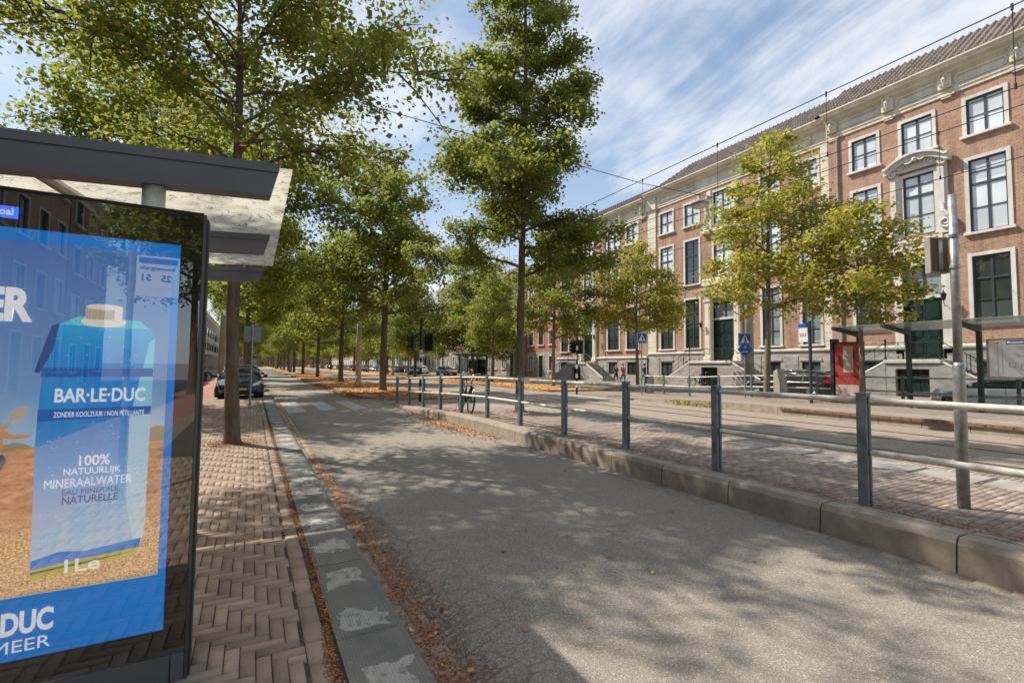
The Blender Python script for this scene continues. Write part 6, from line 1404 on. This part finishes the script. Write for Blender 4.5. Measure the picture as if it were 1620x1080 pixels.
# ================================================================== BICYCLES
def make_bike(name, label, loc, rz, group=None, paint='black_paint'):
    t = thing(name, label, 'bicycle', loc, rz, group); r = .345
    def P(*p): return [(0, y, z) for y, z in p]
    for yc in (-.54, .54):
        mb = MB(); n = 28; ring = [(0, yc+r*math.cos(2*math.pi*k/n), r+r*math.sin(2*math.pi*k/n)) for k in range(n+1)]
        mb.tube(ring, .026, 'rubber', 8, caps=False); mb.tube([(0,(p[1]-yc)*.92+yc,(p[2]-r)*.92+r) for p in ring], .010, 'chrome', 5, caps=False)
        for k in range(16): a = k*math.pi/8; mb.tube([(0,yc,r),(0,yc+r*.92*math.cos(a),r+r*.92*math.sin(a))], .0022, 'chrome', 3)
        mb.tube([(-.05,yc,r),(.05,yc,r)], .022, 'dark_steel', 8); mb.build('wheel', t, smooth=True)
        mb = MB(); arc = [(0, yc+(r+.035)*math.cos(a), r+(r+.035)*math.sin(a)) for a in [R_(q) for q in (range(10, 175, 15) if yc < 0 else range(20, 160, 15))]]; mb.tube(arc, .022, paint, 4); mb.build('mudguard', t)
    mb = MB(); mb.tube(P((.54,r),(.44,.78),(.40,.98)), .022, paint, 8); mb.tube(P((.43,.80),(.30,.45),(-.05,.29)), .027, paint, 8); mb.tube(P((.42,.70),(.25,.40),(-.05,.33)), .020, paint, 8); mb.tube(P((-.05,.29),(-.16,.85)), .024, paint, 8)
    mb.tube([(.05,-.54,r),(.03,-.05,.29)], .010, paint, 6); mb.tube([(-.05,-.54,r),(-.03,-.05,.29)], .010, paint, 6); mb.tube([(.05,-.54,r),(.02,-.15,.78)], .009, paint, 6); mb.tube([(-.05,-.54,r),(-.02,-.15,.78)], .009, paint, 6); mb.build('frame', t, smooth=True)
    mb = MB(); mb.tube([(0,.40,.98),(0,.40,1.06),(-.12,.42,1.10),(-.24,.36,1.12),(-.29,.22,1.09),(-.29,.14,1.08)], .012, 'chrome', 7); mb.tube([(0,.40,1.06),(.12,.42,1.10),(.24,.36,1.12),(.29,.22,1.09),(.29,.14,1.08)], .012, 'chrome', 7)
    for sx in (-1, 1): mb.tube([(sx*.29,.24,1.09),(sx*.29,.12,1.08)], .019, 'rubber', 7)
    mb.build('handlebar', t, smooth=True)
    mb = MB(); mb.add([(-.10,-.30,.95),(.10,-.30,.95),(.11,-.22,.96),(.03,-.02,.95),(-.03,-.02,.95),(-.11,-.22,.96),(-.08,-.28,.90),(.08,-.28,.90),(.08,-.2,.90),(.02,-.04,.92),(-.02,-.04,.92),(-.08,-.2,.90)], [(0,1,2,3,4,5),(11,10,9,8,7,6)]+[(i,(i+1)%6,6+(i+1)%6,6+i) for i in range(6)], 'black_paint'); mb.tube(P((-.16,.84),(-.165,.92)), .014, 'chrome', 6); mb.build('saddle', t)
    mb = MB()
    for sx in (-.06, 0, .06): mb.tube([(sx,-.22,.78),(sx,-.72,.78)], .007, 'black_paint', 5)
    for yy in (-.22,-.47,-.72): mb.tube([(-.065,yy,.78),(.065,yy,.78)], .007, 'black_paint', 5)
    for sx in (-.065, .065): mb.tube([(sx,-.60,.78),(sx*.9,-.54,r)], .007, 'black_paint', 5)
    mb.build('carrier', t)
    mb = MB(); n = 16; mb.tube([(.045,-.05,.29),(.055,-.05,.29)], .09, 'dark_steel', 16); mb.tube([(.06,-.05,.29),(.06,.06,.17),(.11,.06,.17)], .010, 'chrome', 6); mb.tube([(-.04,-.05,.29),(-.06,-.16,.41),(-.11,-.16,.41)], .010, 'chrome', 6)
    mb.box(.07,.15,.02,.10,.155,.18,'rubber'); mb.box(-.15,-.07,-.20,-.12,.40,.425,'rubber'); mb.add([(.05,-.05,.37),(.05,-.54,r+.05),(.05,-.54,r-.05),(.05,-.05,.21)], [(0,1,2,3)], 'black_paint'); mb.build('crank', t)
    mb = MB(); mb.tube([(0,.50,.80),(0,.57,.80)], [.035,.045], 'chrome', 8); mb.tube([(0,-.79,.62),(0,-.81,.62)], .03, 'tail_red', 8); mb.build('lamp', t)
    mb = MB(); mb.tube([(.05,-.52,r),(.17,-.46,.02)], .010, 'chrome', 6); mb.build('kickstand', t); return t
bike = make_bike('bicycle', 'black city bicycle leaning by the railing on the near tram platform', (5.36, 12.55, .235), R_(171))
bike.rotation_euler = (0, R_(-5), R_(171))
for i, (x, y, rz, lab) in enumerate(((30.9,25.8,.3,'left bicycle of the two parked before the centre portal stairs'),(31.0,24.7,.9,'right bicycle of the two parked before the centre portal stairs'),
    (-4.0,45.5,1.3,'first bicycle parked on the left side street'),(-4.1,46.6,1.1,'second bicycle parked on the left side street'),(-3.9,47.7,1.4,'third bicycle parked on the left side street'),(-4.2,48.9,1.2,'fourth bicycle parked on the left side street'),(-4.0,50.3,1.5,'fifth bicycle parked on the left side street'),(-5.2,47.0,.8,'sixth bicycle, standing behind the row on the left'),(-5.4,49.2,1.0,'seventh bicycle, standing behind the row on the left'))):
    c = dup(bike, (x, y, .14 if x > 20 else .03), rz, lab); c.rotation_euler = (0,0,rz); c['group'] = 'bicycles parked by the stairs' if x > 20 else 'bicycles parked on the left'

# ================================================================== PEOPLE
for n_, c_ in dict(cloth_green=(.05,.085,.055), cloth_red=(.45,.03,.035), cloth_dark=(.02,.022,.03), cloth_jeans=(.05,.08,.14), cloth_white=(.6,.6,.6), cloth_teal=(.03,.10,.18), hair_brown=(.06,.035,.02), hair_grey=(.3,.28,.26)).items(): plain(n_, c_, .85, 0, .25, 12)
def skinfig(name, verts, edges, parent, mat, root=0, lv=1):
    me = bpy.data.meshes.new(name); me.from_pydata([v[:3] for v in verts], edges, []); me.materials.append(MT[mat]); o = bpy.data.objects.new(name, me); COL.objects.link(o); o.parent = parent
    m = o.modifiers.new('skin', 'SKIN'); m.use_smooth_shade = True
    sl = me.skin_vertices if me.skin_vertices else None
    for i, v in enumerate(verts): me.skin_vertices[0].data[i].radius = v[3]; me.skin_vertices[0].data[i].use_root = (i == root)
    s = o.modifiers.new('subdivision', 'SUBSURF'); s.levels = lv; s.render_levels = lv; return o
def person(label, loc, rz, coat, legs, stride=.25, sit=False, hair='hair_brown', bag=None, arm=.0, longcoat=False):
    t = thing('person', label, 'person', loc, rz); s = stride; V = []; E = []
    def a(x, y, z, r): V.append((x, y, z, (r, r*.8) if isinstance(r, float) else r)); return len(V)-1
    hz = .50 if sit else .92
    pel = a(0,0,hz,(.14,.11)); wa = a(0,0,hz+.18,(.13,.10)); ch = a(0,.01,hz+.38,(.16,.11)); nk = a(0,.01,hz+.53,(.055,.055)); hd0 = a(0,.02,hz+.62,(.075,.09)); hd1 = a(0,.02,hz+.72,(.078,.095)); hd2 = a(0,.01,hz+.80,(.04,.05))
    nose = a(0,.115,hz+.67,(.014,.014)); E += [(pel,wa),(wa,ch),(ch,nk),(nk,hd0),(hd0,hd1),(hd1,hd2),(hd0,nose)]
    for sx, q in ((-1, s), (1, -s)):
        if sit: pts = [(sx*.10,.03,hz,.09),(sx*.13,.42,hz+.02,.07),(sx*.13,.44,.08,.045),(sx*.13,.58,.04,.04)]
        else: pts = [(sx*.09,0,hz-.06,.09),(sx*.10,q*.7,.50,.062),(sx*.10,q-.06,.09,.04),(sx*.11,q+.12,.04,.038)]
        p = pel
        for x, y, z, r in pts: n = a(x,y,z,(r,r)); E.append((p,n)); p = n
        sh = a(sx*.19,0,hz+.45,(.06,.06)); E.append((ch,sh)); el = a(sx*.25,-q*.5-.02,hz+.19,(.045,.045)); wr = a(sx*.24,-q*.8+.10+(.2 if sit else 0),hz+.0+arm,(.03,.03)); hn = a(sx*.23,-q*.8+.15+(.25 if sit else 0),hz-.06+arm,(.035,.022)); fg = a(sx*.225,-q*.8+.18+(.28 if sit else 0),hz-.12+arm,(.02,.014)); E += [(sh,el),(el,wr),(wr,hn),(hn,fg)]
    skinfig('body', V, E, t, 'skin')
    V2 = []; E2 = []
    def b(x, y, z, r): V2.append((x, y, z, r)); return len(V2)-1
    lo = b(0,0,hz-(.38 if longcoat else .08),(.19,.15)); m1 = b(0,0,hz+.16,(.155,.125)); c2 = b(0,.01,hz+.38,(.19,.135)); cl = b(0,.0,hz+.51,(.08,.08)); E2 += [(lo,m1),(m1,c2),(c2,cl)]
    for sx, q in ((-1, s), (1, -s)):
        sh = b(sx*.20,0,hz+.44,(.075,.075)); el = b(sx*.26,-q*.5-.02,hz+.19,(.06,.06)); wr = b(sx*.245,-q*.8+.08+(.2 if sit else 0),hz+.02+arm,(.045,.045)); E2 += [(c2,sh),(sh,el),(el,wr)]
    skinfig('coat', V2, E2, t, coat, 1)
    V3 = []; E3 = []
    def d(x, y, z, r): V3.append((x, y, z, r)); return len(V3)-1
    pv = d(0,0,hz-.01,(.155,.12))
    for sx, q in ((-1, s), (1, -s)):
        pts = [(sx*.13,.42,hz+.02,.085),(sx*.13,.44,.10,.06)] if sit else [(sx*.10,q*.7,.50,.078),(sx*.10,q-.06,.10,.055)]
        p = pv
        for x, y, z, r in pts: n = d(x,y,z,(r,r)); E3.append((p,n)); p = n
    skinfig('trousers', V3, E3, t, legs)
    skinfig('hair', [(0,-.02,hz+.66,(.075,.07)),(0,-.01,hz+.76,(.086,.095)),(0,0,hz+.82,(.05,.06))], [(0,1),(1,2)], t, hair, 1)
    mb = MB()
    for sx, q in ((-1, s), (1, -s)):
        y = .52 if sit else q+.03; mb.box(sx*.115-.05, sx*.115+.05, y-.12, y+.15, .0, .085, 'black_paint', .03)
    mb.build('shoes', t)
    if bag: mb = MB(); mb.box(.24,.36,-.14,.16,.45,.80,bag,.04); mb.tube([(.30,-.08,.8),(.28,0,1.0),(.30,.08,.8)], .01, bag, 5); tag(mb.build('bag'), 'bag carried by the person beside the far signal post' if bag == 'cloth_white' else 'teal bag held by the person at the distant shelter', 'bag').location = Vector(loc); 
    return t
person('walker in a long dark green coat on the far pavement by the wing stairs', (31.0, 35.6, .14), R_(160), 'cloth_green', 'cloth_dark', longcoat=True)
person('walker in a bright red coat beside the one in dark green', (31.0, 34.6, .14), R_(175), 'cloth_red', 'cloth_jeans', .2, longcoat=True)
person('walker in black with a pale bag behind the small tree', (30.4, 31.2, .14), R_(15), 'cloth_dark', 'cloth_dark', .28, bag='cloth_white')
person('seated person in a teal jacket at the distant tram shelter', (18.95, 43.4, .10), R_(90), 'cloth_teal', 'cloth_dark', .03, sit=True)
person('seated person in a red top at the distant tram shelter', (18.95, 42.6, .10), R_(90), 'cloth_red', 'cloth_jeans', .03, sit=True)
person('person in black walking on the left pavement beyond the cars', (-2.2, 47, .12), R_(170), 'cloth_dark', 'cloth_dark', .28)
person('person in a blue jacket standing among the bicycles on the left', (-4.8, 48, .02), R_(40), 'cloth_teal', 'cloth_jeans', .12)

# ================================================================== small plants
def weeds(name, label, spots, h, n, mat, seed, cat='plant'):
    rg = np.random.default_rng(seed); P = np.array(spots)[rg.integers(0, len(spots), n)]+np.stack([rg.normal(0,.12,n), rg.normal(0,.28,n), rg.uniform(0,h,n)], 1); s = .07*rg.uniform(.5,1.3,n)
    u = rg.normal(0,1,(n,3)); u /= np.linalg.norm(u,axis=1)[:,None]; w = np.cross(u, rg.normal(0,1,(n,3))); w /= np.linalg.norm(w,axis=1)[:,None]
    V = np.stack([P-u*s[:,None]*.6, P+w*s[:,None]*.35, P+u*s[:,None]*.6, P-w*s[:,None]*.35], 1).reshape(-1,3); o = npmesh(name, V, np.arange(n*4).reshape(n,4), mat); return tag(o, label, cat)
weeds('weeds', 'yellow green weeds growing against the kerb of the far platform', [(15.8,y,.0) for y in (12.6,13.2,13.8,14.4)], .24, 420, 'leaf_yellow', 5)
weeds('shrub', 'low green shrub at the foot of the centre stairs', [(31.2,29.6,.14),(31.3,30.3,.14)], .7, 500, 'leaf_bright', 6, 'shrub')
weeds('climbing_plant', 'dark climbing plants on the facade behind the distant shelter', [(32.8,y,z) for y in (66,68,72) for z in (.2,1.2,2.4)], 1.4, 2600, 'leaf_dark', 7)

# ================================================================== put every Empty at the base of its thing
bpy.context.view_layer.update()
for o in list(COL.objects):
    if o.type == 'EMPTY' and o.parent is None and o.location.length < 1e-6:
        pts = []
        for ch in o.children:
            if ch.type == 'MESH': pts += [Vector(c) for c in ch.bound_box]
        if not pts: continue
        mn = [min(p[k] for p in pts) for k in range(3)]; mx = [max(p[k] for p in pts) for k in range(3)]
        base = Vector(((mn[0]+mx[0])/2, (mn[1]+mx[1])/2, mn[2])); o.location = base
        for ch in o.children: ch.location = ch.location-base
